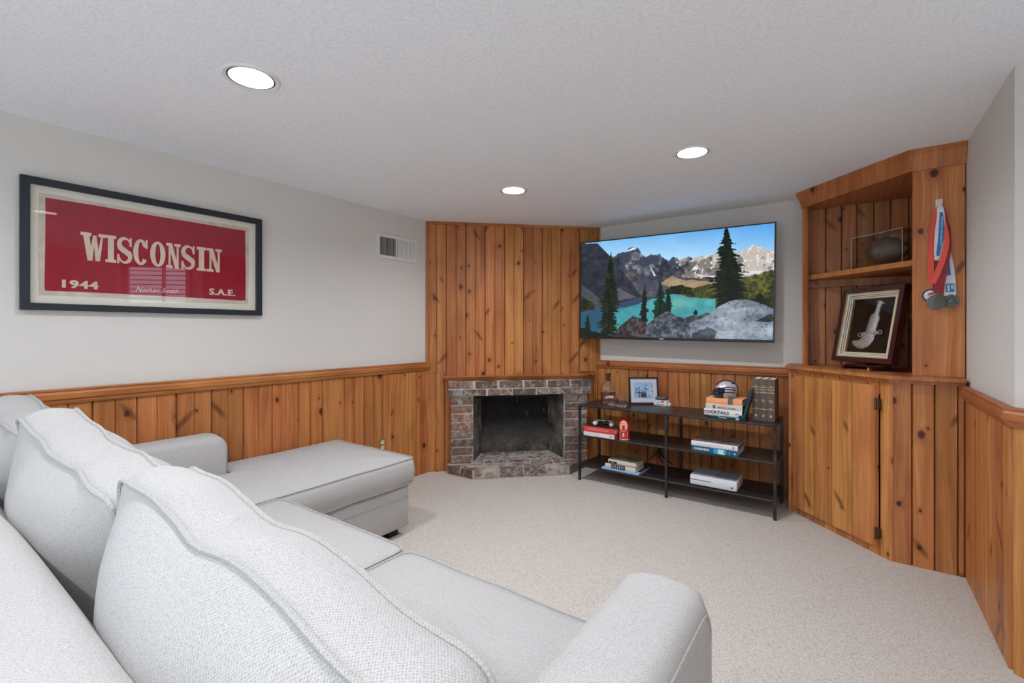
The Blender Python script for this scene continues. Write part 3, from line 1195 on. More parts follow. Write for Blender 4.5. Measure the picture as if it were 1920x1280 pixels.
# inner right side planks (against right wall)
FRR = Face((0.497, 4.13), (-1, 0))
for k in range(6):
    plank(bc, FRR, k * 0.1, k * 0.1 + 0.1, CT + 0.001, zt, M['pine_in'], groove=False)
# right front board: one wide board
plank(bc, FUR, 0.2935, 0.512, CT + 0.001, zt, M['pine_cab'], groove=False, thick=0.022, name='front_board')
# top board, shelf and cleat
inner = [(sl.x + 0.018, 4.132), (sl.x + 0.018, sl.y + 0.03), (0.280, 3.462), (0.478, 3.462), (0.478, 4.132)]
bm = bmesh.new()
prism(bm, inner, zt - 0.004, zt + 0.016)
obj('top_board', bm, M['pine_in'], bc)
ZS = 1.700
bm = bmesh.new()
prism(bm, [(inner[0][0], 4.13), (inner[1][0], inner[1][1] - 0.004), (0.292, inner[1][1] + inner[1][0] - 0.004 - 0.292), (0.292, 3.464), (0.477, 3.464), (0.477, 4.13)], ZS - 0.032, ZS)
obj('shelf', bm, M['pine_trim'], bc, label='thick pine shelf with worn front edge')
obj('cleat', bx(inner[0][0], 0.477, 4.105, 4.131, ZS - 0.085, ZS - 0.034), M['pine_in'], bc)
# crown moulding, mitred round the corner
bm = bmesh.new()


def crown_ring(off, z):
    a = FU.pt(0, off)
    yR = 3.44 - off
    c = a.x + a.y
    xl = sl.x - off - 0.004
    return [Vector((xl, 4.186, z)), Vector((xl, c - xl, z)), Vector((c - yR, yR, z)), Vector((0.512, yR, z))]


levels = [(-0.004, zt - 0.012), (0.012, zt - 0.012), (0.014, zt + 0.004), (0.026, zt + 0.050), (0.034, zt + 0.070), (0.034, zt + 0.080), (0.044, zt + 0.090), (0.044, H - 0.001), (-0.004, H - 0.001)]
rgs = [[bm.verts.new(p) for p in crown_ring(o, z)] for o, z in levels]
for i in range(len(rgs)):
    A, B = rgs[i], rgs[(i + 1) % len(rgs)]
    for k in range(3):
        bm.faces.new((A[k], A[k + 1], B[k + 1], B[k]))
bm.faces.new([r[0] for r in rgs])
bm.faces.new([r[3] for r in rgs])
obj('crown_moulding', bm, M['pine_trim'], bc)

# ================================================================== PICTURES (numpy painting)


def fbm(shape, cells, octv=4, seed=0, aspect=1.0, gain=0.5):
    g = np.random.default_rng(seed)
    h, w = shape
    out = np.zeros(shape)
    amp = 1.0
    tot = 0
    for o in range(octv):
        cy = max(2, int(cells * 2 ** o))
        cx = max(2, int(cells * aspect * 2 ** o))
        grid = g.random((cy + 2, cx + 2))
        yy = np.linspace(0, cy, h, endpoint=False)
        xx = np.linspace(0, cx, w, endpoint=False)
        y0 = yy.astype(int)
        x0 = xx.astype(int)
        fy = (yy - y0)[:, None]
        fx = (xx - x0)[None, :]
        fy = fy * fy * (3 - 2 * fy)
        fx = fx * fx * (3 - 2 * fx)
        a = grid[y0][:, x0]
        b = grid[y0][:, x0 + 1]
        c = grid[y0 + 1][:, x0]
        d = grid[y0 + 1][:, x0 + 1]
        out += amp * ((a * (1 - fx) + b * fx) * (1 - fy) + (c * (1 - fx) + d * fx) * fy)
        tot += amp
        amp *= gain
    return out / tot


def poly_mask(X, Y, pts):
    m = np.zeros(X.shape, bool)
    n = len(pts)
    for i in range(n):
        x1, y1 = pts[i]
        x2, y2 = pts[(i + 1) % n]
        if y1 == y2:
            continue
        c = ((y1 > Y) != (y2 > Y)) & (X < (x2 - x1) * (Y - y1) / (y2 - y1) + x1)
        m ^= c
    return m


def ridge(X, Y, pts, jit=None, top=0):
    xs = [p[0] for p in pts]
    ys = [p[1] for p in pts]
    yr = np.interp(X, xs, ys)
    if jit is not None:
        yr = yr + jit
    return Y > yr


def picture_mesh(name, w, h, img):
    """Flat printed picture: grid in local xy (y up), colours in the 'print' attribute; img is sRGB 0..255."""
    hh, ww, _ = img.shape
    xs = (np.arange(ww) / (ww - 1) - 0.5) * w
    ys = (0.5 - np.arange(hh) / (hh - 1)) * h
    co = np.zeros((hh, ww, 3), np.float32)
    co[..., 0] = xs[None, :]
    co[..., 1] = ys[:, None]
    idx = np.arange(hh * ww).reshape(hh, ww)
    q = np.stack([idx[1:, :-1], idx[1:, 1:], idx[:-1, 1:], idx[:-1, :-1]], -1).reshape(-1, 4)
    me = bpy.data.meshes.new(name)
    me.vertices.add(hh * ww)
    me.vertices.foreach_set('co', co.ravel())
    me.loops.add(q.size)
    me.loops.foreach_set('vertex_index', q.ravel().astype(np.int32))
    me.polygons.add(len(q))
    me.polygons.foreach_set('loop_start', np.arange(0, q.size, 4, dtype=np.int32))
    me.update(calc_edges=True)
    c = np.clip(img, 0, 255) / 255.0
    c = np.where(c <= 0.04045, c / 12.92, ((c + 0.055) / 1.055) ** 2.4)
    rgba = np.ones((hh, ww, 4), np.float32)
    rgba[..., :3] = c
    at = me.color_attributes.new('print', 'FLOAT_COLOR', 'POINT')
    at.data.foreach_set('color', rgba.ravel())
    me.validate()
    return me


def homography(src, dst):
    A = []
    for (x, y), (u, v) in zip(src, dst):
        A.append([x, y, 1, 0, 0, 0, -u * x, -u * y])
        A.append([0, 0, 0, x, y, 1, -v * x, -v * y])
    b = np.array(dst, float).ravel()
    hh = np.linalg.solve(np.array(A, float), b)
    return np.append(hh, 1).reshape(3, 3)


def paint_lake():
    hh, ww = 330, 586
    v, u = np.mgrid[0:hh, 0:ww]
    u = u / (ww - 1)
    v = v / (hh - 1)
    Hm = homography([(0, 0), (1, 0), (1, 1), (0, 1)], [(118, 283), (1712, 112), (1710, 1102), (140, 1072)])
    d = Hm[2, 0] * u + Hm[2, 1] * v + 1
    X = (Hm[0, 0] * u + Hm[0, 1] * v + Hm[0, 2]) / d
    Y = (Hm[1, 0] * u + Hm[1, 1] * v + Hm[1, 2]) / d
    sh = (hh, ww)
    N = [fbm(sh, c, 5, 10 + i, 1.8, 0.6) for i, c in enumerate((3, 6, 12, 24, 40))]
    img = np.zeros((hh, ww, 3))

    def mixc(mask, a, b, f):
        f = np.clip(f, 0, 1)[..., None]
        col = np.array(a)[None, None] * (1 - f) + np.array(b)[None, None] * f
        img[mask] = col[mask]

    allm = np.ones(sh, bool)
    mixc(allm, (104, 170, 226), (176, 214, 240), (Y - 130) / 300 + (0.5 - np.abs(X - 700) / 2000) * 0.2)
    cl = (N[1] - 0.5) * 60
    img += cl[..., None] * 0.25
    # far mountains
    far = [(380, 400), (420, 372), (480, 355), (510, 330), (545, 318), (590, 328), (620, 365), (655, 402), (700, 372), (735, 378), (770, 368), (800, 408), (840, 432), (870, 405), (910, 405), (935, 432), (970, 408), (1010, 395), (1040, 415), (1100, 398), (1200, 378), (1300, 362), (1400, 360), (1480, 342), (1510, 318), (1540, 302), (1600, 322), (1640, 330), (1700, 345), (1760, 350)]
    m = ridge(X, Y, far, (N[3] - 0.5) * 34) & (X > 380)
    sun = N[2] * 0.6 + N[3] * 0.6 - 0.1 + np.clip((X - 900) / 900, -0.15, 0.30)
    tone = np.clip((sun - 0.36) * 3.2, 0, 1)
    mixc(m, (72, 80, 98), (196, 188, 180), tone)
    shadow = m & ((N[1] * 0.7 + N[4] * 0.3) < 0.46) & (Y > 400)
    img[shadow] *= 0.72
    snow = m & (N[4] > 0.66) & (X > 900)
    img[snow] = (226, 228, 232)
    img[m & poly_mask(X, Y, [(480, 358), (545, 320), (580, 328), (530, 345)])] = (232, 232, 236)
    # tan lower slopes
    m2 = ridge(X, Y, [(380, 520), (470, 500), (560, 520), (650, 580), (720, 600), (800, 570), (900, 520), (1000, 560), (1100, 590), (1250, 585), (1480, 540), (1700, 520)], (N[2] - 0.5) * 90) & (X > 380) & (X < 1250)
    mixc(m2, (58, 62, 78), (128, 118, 110), (N[2] * .5 + N[3] * .5 - 0.35) * 3)
    # snow gullies
    for p in ([(690, 470), (745, 560), (730, 565)], [(610, 575), (650, 610), (630, 612)], [(1060, 545), (1200, 570), (1100, 568)], [(1160, 560), (1260, 560), (1220, 585)], [(1480, 520), (1640, 520), (1560, 545), (1470, 548)]):
        img[poly_mask(X, Y, p)] = (214, 216, 222)
    # scree fan
    m3 = poly_mask(X, Y + (N[3] - .5) * 14, [(780, 640), (830, 590), (880, 556), (930, 585), (980, 600), (1060, 592), (1120, 610), (1250, 606), (1250, 690), (800, 690)])
    mixc(m3, (146, 126, 104), (190, 168, 138), N[3])
    m3b = poly_mask(X, Y, [(600, 560), (720, 605), (870, 660), (840, 700), (600, 690)])
    mixc(m3b, (72, 76, 94), (104, 104, 116), N[2])
    # left dark slope
    left = [(100, 283), (250, 280), (300, 332), (340, 370), (390, 412), (430, 470), (480, 540), (540, 610), (590, 690), (640, 745)]
    m4 = (X < 640) & ridge(X, Y, left, (N[4] - 0.5) * 14)
    mixc(m4, (38, 44, 56), (88, 92, 104), N[2] * 0.8 + N[3] * 0.8 - 0.42)
    m4b = poly_mask(X, Y, [(130, 640), (220, 700), (300, 770), (420, 850), (140, 890)])
    mixc(m4b, (70, 74, 84), (104, 106, 112), N[3])
    m4c = poly_mask(X, Y, [(430, 660), (520, 710), (600, 745), (440, 775)])
    mixc(m4c, (88, 88, 98), (120, 116, 118), N[3])
    m4d = poly_mask(X, Y + (N[4] - .5) * 40, [(130, 730), (230, 790), (260, 840), (140, 870)])
    mixc(m4d, (28, 36, 30), (84, 84, 52), (N[4] - .3) * 2)
    # forest
    m5 = ridge(X, Y, [(820, 690), (870, 655), (960, 640), (1060, 668), (1140, 640), (1230, 632), (1460, 575), (1560, 552), (1700, 508), (1760, 500)], (N[4] - 0.5) * 26) & (X > 830)
    mixc(m5, (34, 46, 28), (122, 120, 60), (N[4] * 0.7 + N[1] * 0.5 - 0.40) * 2.6)
    img[m5 & (X < 1040) & (Y < 720)] *= 0.62
    # lake
    lake = [(130, 880), (280, 850), (440, 800), (600, 752), (760, 728), (860, 715), (960, 722), (1020, 745), (1100, 752), (1240, 757), (1240, 960), (980, 960), (400, 1080), (140, 1080)]
    m6 = poly_mask(X, Y, lake)
    mixc(m6, (62, 142, 154), (112, 184, 182), (N[2] - 0.3) * 1.5 + (X - 700) / 1600)
    img[m6 & (Y < 722 + (N[2] - .5) * 30) & (X > 820)] = (52, 70, 60)
    refl = poly_mask(X, Y + (N[2] - .5) * 20, [(420, 800), (600, 752), (760, 730), (800, 735), (640, 790), (520, 830), (440, 832)])
    img[refl] = (66, 82, 108)
    dk = m6 & (X < 330)
    img[dk] = img[dk] * 0.35 + np.array((52, 74, 108)) * 0.65
    g6 = np.exp(-((X - 930) / 70) ** 2 - ((Y - 800) / 60) ** 2)[..., None] * m6[..., None] * 0.5
    img = img * (1 - g6) + np.array((150, 190, 170)) * g6

    def tree(cx, y0, y1, hw, seed, col=(16, 28, 20), col2=(58, 74, 48), lean=0):
        g = np.random.default_rng(seed)
        k = int(max(8, (y1 - y0) / 27))
        t = np.clip((Y - y0) / (y1 - y0), 0, 1)
        lay = t * k
        saw = lay - np.floor(lay)
        ri = g.random(k + 2)
        li = np.clip(np.floor(lay).astype(int), 0, k)
        wl = 0.62 + 0.38 * ri[li]
        rj = g.random(k + 2)
        wr = 0.62 + 0.38 * rj[li]
        wbase = hw * np.minimum(1, (t * 1.55) ** 0.85) * np.where(t > 0.8, 1 - (t - 0.8) * 0.9, 1)
        wb = wbase * (0.68 + 0.34 * saw)
        dx = X - (cx + lean * t)
        lim = np.where(dx < 0, wb * wl, wb * wr) * (0.35 + 1.25 * N[4])
        mm = (np.abs(dx) < lim) & (Y > y0) & (Y < y1)
        f = np.clip((N[4] * 0.8 + N[3] * 0.4 - 0.42) * 2.0 - saw * 0.15, 0, 1)
        mixc(mm, col, col2, f)
        img[(np.abs(dx) < 3 + 4 * t) & (Y > y0) & (Y < y1)] = (26, 26, 22)

    tree(195, 890, 1060, 40, 1, (22, 44, 36), (44, 74, 50))
    tree(368, 355, 1060, 100, 2, (18, 30, 22), (66, 84, 44))
    tree(655, 640, 985, 44, 3)
    tree(785, 612, 925, 72, 4, (16, 40, 32), (50, 96, 66))
    tree(852, 680, 870, 46, 5, (16, 40, 32), (50, 90, 62))
    # rocks
    r1_ = poly_mask(X, Y + (N[3] - .5) * 16, [(390, 1085), (470, 985), (565, 902), (630, 925), (672, 965), (700, 1010), (640, 1085)])
    mixc(r1_, (44, 42, 46), (112, 106, 108), (N[4] - .3) * 2.2)
    img[r1_ & (N[2] > 0.55)] *= np.array((1.1, 0.85, 0.85))
    r3_ = poly_mask(X, Y + (N[3] - .5) * 14, [(960, 1000), (1000, 910), (1060, 895), (1100, 905), (1170, 875), (1230, 890), (1200, 1000)])
    mixc(r3_, (62, 66, 74), (124, 128, 136), (N[3] - .3) * 2)
    tree(1080, 845, 895, 26, 6)
    tree(1315, 128, 860, 178, 7, (12, 22, 18), (52, 64, 38), lean=40)
    tree(1600, 700, 880, 120, 8, (20, 34, 24), (60, 76, 44))
    r4_ = poly_mask(X, Y + (N[2] - .5) * 26, [(1000, 1130), (1030, 960), (1110, 930), (1190, 890), (1260, 830), (1350, 775), (1430, 762), (1510, 770), (1600, 795), (1680, 830), (1760, 850), (1760, 1130)])
    st = fbm(sh, 10, 4, 77, 0.5, 0.6)
    f = st * 1.1 + N[4] * 0.6 - 0.42
    mixc(r4_, (86, 94, 108), (196, 206, 216), f)
    img[r4_ & (np.abs(N[2] - 0.5) < 0.008)] *= 0.45
    img[r4_ & poly_mask(X, Y + (N[3] - .5) * 40, [(1040, 1120), (1060, 1050), (1180, 1000), (1260, 1030), (1230, 1120)])] *= 0.62
    img[r4_ & poly_mask(X, Y, [(1560, 945), (1700, 880), (1720, 940), (1680, 955)])] *= 0.5
    r2_ = poly_mask(X, Y + (N[3] - .5) * 16, [(650, 1100), (690, 975), (770, 900), (855, 857), (910, 900), (1000, 925), (1040, 1000), (1035, 1100)])
    mixc(r2_, (44, 50, 60), (138, 144, 152), (N[4] * 0.9 + N[3] * .3 - .35) * 1.9)
    bot = poly_mask(X, Y + (N[4] - .5) * 40, [(130, 1090), (140, 1000), (250, 1040), (420, 1065), (400, 1100)])
    mixc(bot, (20, 26, 24), (40, 48, 38), N[3])
    return 255 * (np.clip(img, 0, 255) / 255) ** 1.22


def paint_snow_group():
    hh, ww = 110, 150
    v, u = np.mgrid[0:hh, 0:ww]
    X = u / (ww - 1)
    Y = v / (hh - 1)
    sh = (hh, ww)
    n1, n2 = fbm(sh, 5, 4, 3, 1.4, 0.6), fbm(sh, 14, 3, 4, 1.4, 0.6)
    img = np.zeros((hh, ww, 3))
    img[:] = np.array((164, 196, 232))
    m = Y > np.interp(X, [0, .2, .4, .55, .7, .85, 1], [.42, .36, .28, .20, .12, .14, .05]) + (n2 - .5) * .1
    f = np.clip((n1 * .6 + n2 * .6 - .38) * 3, 0, 1)[..., None]
    col = np.array((44, 92, 150)) * (1 - f) + np.array((196, 222, 244)) * f
    img[m] = col[m]
    low = Y > 0.84 + (n1 - .5) * .1
    img[low] = img[low] * .3 + np.array((150, 186, 226)) * .7
    for cx, top in ((.29, .60), (.40, .66), (.46, .64), (.52, .62), (.58, .66), (.63, .66)):
        p = (np.abs(X - cx) < .030) & (Y > top + .06) & (Y < .94)
        hd = ((X - cx) ** 2 * 1.9 + (Y - top - .02) ** 2) < .0012
        img[p | hd] = (22, 28, 44)
    arm = (np.abs(Y - (.66 + (X - .45) * .1)) < .03) & (X > .22) & (X < .70)
    img[arm] = (24, 30, 48)
    arm2 = (np.abs((X - .27) + (Y - .64) * .35) < .018) & (Y > .52) & (Y < .70)
    img[arm2] = (24, 30, 48)
    return img


# ================================================================== FRAMED PENNANT on the left wall
pen = empty('framed_pennant', (-3.14, 0.97, 1.394), 'large dark framed red felt pennant with cream letters on the left wall', 'framed pennant')
y0, y1, z0, z1 = 0.423, 1.522, 1.394, 2.022
fw = 0.033
tF = 0.030


def frame_bm(w, h, fw, depth, lip=0.0, back=0.0):
    """Mitred frame, local x right, y up, z out; outer size w x h centred."""
    bm = bmesh.new()
    prof = [(0, back), (0, depth), (fw * 0.9, depth), (fw, depth - 0.003), (fw, back)]
    cor = [(-1, -1), (1, -1), (1, 1), (-1, 1)]
    rings = []
    for cx, cy in cor:
        rings.append([bm.verts.new((cx * (w / 2 - a), cy * (h / 2 - a), z)) for a, z in prof])
    for i in range(4):
        A, B = rings[i], rings[(i + 1) % 4]
        n = len(prof)
        for k in range(n):
            bm.faces.new((A[k], B[k], B[(k + 1) % n], A[(k + 1) % n]))
    return bm


cy, cz = (y0 + y1) / 2, (z0 + z1) / 2
Wp = FL.P(cy, 0.002, cz)
obj('frame', frame_bm(y1 - y0, z1 - z0, fw, tF), M['frame_navy'], pen, Wp)
obj('mat', bx(-(y1 - y0) / 2 + fw - 0.004, (y1 - y0) / 2 - fw + 0.004, -(z1 - z0) / 2 + fw - 0.004, (z1 - z0) / 2 - fw + 0.004, 0.002, 0.008), M['mat_cream'], pen, Wp)
# felt banner with slightly wavy outline
FPn = Face((-3.14, 0), (1, 0))


def wavy_rect(s0, s1, q0, q1, amp, seed, n=24):
    g = random.Random(seed)
    ph = [g.uniform(0, 6.28) for _ in range(8)]
    pts = []
    for k in range(n):
        a = k / n
        pts.append((s0 + (s1 - s0) * a, q0 + amp * (math.sin(a * 5 + ph[0]) + 0.5 * math.sin(a * 11 + ph[1]))))
    for k in range(n):
        a = k / n
        pts.append((s1 + amp * math.sin(a * 4 + ph[2]), q0 + (q1 - q0) * a))
    for k in range(n):
        a = 1 - k / n
        pts.append((s0 + (s1 - s0) * a, q1 + amp * (math.sin(a * 6 + ph[3]) + 0.4 * math.sin(a * 13 + ph[4]))))
    for k in range(n):
        a = 1 - k / n
        pts.append((s0 + amp * math.sin(a * 4 + ph[5]), q0 + (q1 - q0) * a))
    return pts


bm = bmesh.new()
prism(bm, [(s - cy, q - cz) for s, q in wavy_rect(0.488, 1.444, 1.467, 1.953, 0.0022, 1)], 0.008, 0.011)
banner = obj('banner', bm, M['pennant_edge'], pen, Wp, label='tan border felt')
bm = bmesh.new()
prism(bm, [(s - cy, q - cz) for s, q in wavy_rect(0.508, 1.425, 1.489, 1.934, 0.0016, 2)], 0.011, 0.0125)
obj('red_field', bm, M['felt_red'], banner, Wp)


# slab-serif capitals as flat felt shapes, unit height
def glyph(ch):
    P_ = []
    if ch == 'I':
        P_ += [[(0.22, 0), (0.78, 0), (0.78, 1), (0.22, 1)], [(0, 0), (1, 0), (1, 0.11), (0, 0.11)], [(0, 0.89), (1, 0.89), (1, 1), (0, 1)]]
    elif ch == 'W':
        P_ += [[(0.08, 1), (0.33, 1), (0.46, 0), (0.27, 0)], [(0.46, 0), (0.30, 0.10), (0.49, 0.92), (0.57, 0.92)],
               [(0.49, 0.92), (0.62, 0.92), (0.76, 0), (0.58, 0)], [(0.76, 0), (0.64, 0.08), (0.82, 1), (0.90, 1)],
               [(0, 0.88), (0.42, 0.88), (0.42, 1), (0, 1)], [(0.70, 0.88), (1, 0.88), (1, 1), (0.70, 1)], [(0.40, 0), (0.27, 0), (0.34, 0.3), (0.42, 0.3)]]
    elif ch == 'N':
        P_ += [[(0.16, 0), (0.30, 0), (0.30, 1), (0.16, 1)], [(0.72, 0), (0.86, 0), (0.86, 1), (0.72, 1)], [(0.10, 1), (0.40, 1), (0.86, 0), (0.62, 0)],
               [(0, 0), (0.44, 0), (0.44, 0.11), (0, 0.11)], [(0, 0.89), (0.38, 0.89), (0.38, 1), (0, 1)], [(0.56, 0.89), (1, 0.89), (1, 1), (0.56, 1)]]
    elif ch in 'OC':
        n = 28
        a0, a1 = (0, 2 * PI) if ch == 'O' else (0.22 * PI, 1.80 * PI)
        for k in range(n):
            q = []
            for a in (a0 + (a1 - a0) * k / n, a0 + (a1 - a0) * (k + 1) / n):
                q.append(((0.5 + 0.5 * math.cos(a), 0.5 + 0.5 * math.sin(a)), (0.5 + 0.17 * math.cos(a), 0.5 + 0.40 * math.sin(a))))
            P_.append([q[0][0], q[1][0], q[1][1], q[0][1]])
        if ch == 'C':
            P_ += [[(0.82, 0.66), (0.96, 0.66), (0.96, 1.0), (0.84, 1.0)], [(0.66, 0.72), (0.96, 0.66), (0.96, 0.80), (0.70, 0.90)]]
    elif ch == 'S':
        pts = []
        for k in range(13):
            a = 0.10 * PI + k / 12 * 0.95 * PI
            pts.append((0.50 + 0.36 * math.cos(a), 0.72 + 0.235 * math.sin(a)))
        sp = [(0.17, 0.62), (0.34, 0.53), (0.55, 0.46), (0.74, 0.38)]
        pts += sp
        for k in range(13):
            a = 0.16 * PI - k / 12 * 1.10 * PI
            pts.append((0.48 + 0.36 * math.cos(a), 0.28 + 0.235 * math.sin(a)))
        n = len(pts)
        wd = [0.045 + 0.105 * math.sin(PI * min(1, max(0, (i / (n - 1) - 0.12) / 0.76))) ** 1.2 for i in range(n)]
        L_, R_ = [], []
        for i, p in enumerate(pts):
            q0, q1 = pts[max(i - 1, 0)], pts[min(i + 1, n - 1)]
            dx, dy = q1[0] - q0[0], q1[1] - q0[1]
            l = math.hypot(dx, dy) or 1
            L_.append((p[0] - dy / l * wd[i] * 1.15, p[1] + dx / l * wd[i] * 0.75))
            R_.append((p[0] + dy / l * wd[i] * 1.15, p[1] - dx / l * wd[i] * 0.75))
        for i in range(n - 1):
            P_.append([L_[i], L_[i + 1], R_[i + 1], R_[i]])
        P_ += [[(0.80, 0.66), (0.94, 0.66), (0.94, 1.0), (0.82, 1.0)], [(0.0, 0.0), (0.13, 0.0), (0.14, 0.34), (0.0, 0.34)]]
    return P_


spans = [('W', 0.635, 0.734), ('I', 0.732, 0.776), ('S', 0.780, 0.845), ('C', 0.848, 0.914), ('O', 0.923, 0.994), ('N', 0.998, 1.068), ('S', 1.072, 1.142), ('I', 1.150, 1.200), ('N', 1.204, 1.286)]
for ch, a, b in spans:
    bm = bmesh.new()
    for poly in glyph(ch):
        area = sum(poly[i][0] * poly[(i + 1) % len(poly)][1] - poly[(i + 1) % len(poly)][0] * poly[i][1] for i in range(len(poly)))
        if area < 0:
            poly = poly[::-1]
        prism(bm, [(a + x * (b - a) - cy, 1.652 + y * 0.141 - cz) for x, y in poly], 0.0120, 0.0140 + random.uniform(0, 0.0002))
    obj('letter', bm, M['felt_tan'], banner, Wp)
for dx_, dp_ in ((-0.0022, 0.0004), (0.0, 0.0009), (0.0022, 0.0014)):
    text_obj('1944', 0.054, FL.P(0.630 + dx_, 0.002, 1.5245) @ Matrix.Translation((0, 0, 0.0138)), M['felt_tan'], banner, bold=0.0012, sx=1.22, spacing=1.14, depth=dp_)
for dx_, dp_ in ((-0.0018, 0.0004), (0.0, 0.0009), (0.0018, 0.0014)):
    text_obj('S.A.E.', 0.052, FL.P(1.290 + dx_, 0.002, 1.530) @ Matrix.Translation((0, 0, 0.0138)), M['felt_tan'], banner, bold=0.0012, sx=1.12, spacing=1.10, depth=dp_)
text_obj('Nathan Smith', 0.036, FL.P(0.955, 0.002, 1.520) @ Matrix.Translation((0, 0, 0.0134)), M['thread'], banner, bold=-0.0006, shear=0.45, sx=0.98, spacing=1.02)
obj('glass', bx(-(y1 - y0) / 2 + fw - 0.003, (y1 - y0) / 2 - fw + 0.003, -(z1 - z0) / 2 + fw - 0.003, (z1 - z0) / 2 - fw + 0.003, 0.0215, 0.0235), M['glass_pane'], pen, Wp)

# ================================================================== WALL VENT
vent = empty('wall_vent', (-3.14, 2.677, 1.90), 'white metal air register with vertical louvers high on left wall', 'vent')
vy, vz, vw, vh = 2.677, 2.001, 0.43, 0.202
Wv = FL.P(vy, 0.001, vz)
bm = frame_bm(vw, vh, 0.026, 0.010)
obj('frame', bm, M['vent_white'], vent, Wv)
obj('back', bx(-vw / 2 + 0.02, vw / 2 - 0.02, -vh / 2 + 0.02, vh / 2 - 0.02, 0.0, 0.001), M['dark'], vent, Wv)
obj('divider', bx(-0.022, -0.010, -vh / 2 + 0.024, vh / 2 - 0.024, 0.001, 0.010), M['vent_white'], vent, Wv)
for side, (a, b), ang in (('left', (-vw / 2 + 0.03, -0.026), 38), ('right', (-0.004, vw / 2 - 0.03), -38)):
    bm = bmesh.new()
    n = 13
    for k in range(n):
        x = a + (b - a) * (k + 0.5) / n
        box(bm, -0.0046, 0.0046, -vh / 2 + 0.024, vh / 2 - 0.024, -0.0006, 0.0006, Mx=Matrix.Translation((x, 0, 0.0055)) @ Matrix.Rotation(math.radians(ang), 4, 'Y'))
    o = obj('louvers', bm, M['vent_white'], vent, Wv)
    o['kind'] = 'stuff'

# ================================================================== OUTLET on the left wall
ol_ = empty('wall_outlet', (-3.124, 2.502, 0.30), 'brass electrical outlet plate on left wall behind the chaise', 'outlet')
Wo = FL.P(2.502, 0.0165, 0.353)
obj('plate', bx(-0.036, 0.036, -0.058, 0.058, 0, 0.005, r=0.002, seg=1), M['brass'], ol_, Wo)
for dz in (-0.022, 0.022):
    rc = obj('receptacle', bx(-0.016, 0.016, dz - 0.014, dz + 0.014, 0.004, 0.008, r=0.003, seg=2), M['ivory'], ol_, Wo)
    bm = bmesh.new()
    box(bm, -0.008, -0.005, dz - 0.004, dz + 0.007, 0.0075, 0.0085)
    box(bm, 0.005, 0.008, dz - 0.004, dz + 0.007, 0.0075, 0.0085)
    obj('slot', bm, M['black'], rc, Wo)

# ================================================================== TELEVISION
tv = empty('television', (-1.26, 4.19, 1.67), 'large thin black flat television showing a mountain lake, mounted on the wall', 'television')
TW, TH = 1.636, 0.912
TY = 4.005
Wtv = basis((1, 0, 0), (0, 0, 1), (0, -1, 0), (-1.262, TY, 1.669)) @ Matrix.Rotation(math.radians(-0.78), 4, 'Z')
bm = bx(-TW / 2, TW / 2, -TH / 2, TH / 2, -0.030, -0.002, r=0.003, seg=1)
obj('housing', bm, M['black'], tv, Wtv)
bm = bmesh.new()
for a in ((-TW / 2, TW / 2, TH / 2 - 0.009, TH / 2), (-TW / 2, TW / 2, -TH / 2, -TH / 2 + 0.024), (-TW / 2, -TW / 2 + 0.009, -TH / 2 + 0.024, TH / 2 - 0.009), (TW / 2 - 0.009, TW / 2, -TH / 2 + 0.024, TH / 2 - 0.009)):
    box(bm, a[0], a[1], a[2], a[3], -0.004, 0.004)
obj('bezel', bm, M['black'], tv, Wtv)
SW, SHH = TW - 0.018, TH - 0.033
scr = obj('screen', picture_mesh('screen', SW, SHH, paint_lake()), None, tv, Wtv @ Matrix.Translation((0, 0.0075, 0.0005)))
scr.data.materials.append(M['screen'])
text_obj('SONY', 0.0145, Wtv @ Matrix.Translation((-0.03, -TH / 2 + 0.012, 0.0042)), M['silver_mat'], tv, name='logo', bold=0.0006)
bm = bmesh.new()
box(bm, -0.3, 0.3, -0.2, 0.2, -0.050, -0.030)
box(bm, -0.12, 0.12, -0.12, 0.12, -0.183, -0.050)
obj('wall_mount', bm, M['iron'], tv, Wtv)

# ================================================================== CONSOLE SHELVES
cx0, cx1, cy0, cy1 = -1.905, -0.395, 3.630, 4.045
con = empty('console_shelf', (-1.15, 3.84, 0), 'long low black steel console with three open shelf levels below the television', 'console table')
ZT, ZM, ZL = 0.652, 0.392, 0.132


def tray(z, front=0.014):
    bm = bmesh.new()
    box(bm, cx0 + 0.004, cx1 - 0.004, cy0 + 0.004, cy1 - 0.004, z - 0.012, z, r=0.0015, seg=1)
    return bm


bm = bmesh.new()
box(bm, cx0, cx1, cy0, cy1, ZT - 0.014, ZT, r=0.002, seg=1)
obj('top', bm, M['steel'], con)
obj('shelf', tray(ZM), M['steel'], con)
obj('shelf', tray(ZL), M['steel'], con)
lw = 0.020
for x in (cx0, (cx0 + cx1) / 2 - lw / 2 + 0.005, cx1 - lw):
    for y in (cy0, cy1 - lw):
        obj('leg', bx(x, x + lw, y, y + lw, 0, ZT - 0.0145, r=0.0015, seg=1), M['steel'], con)

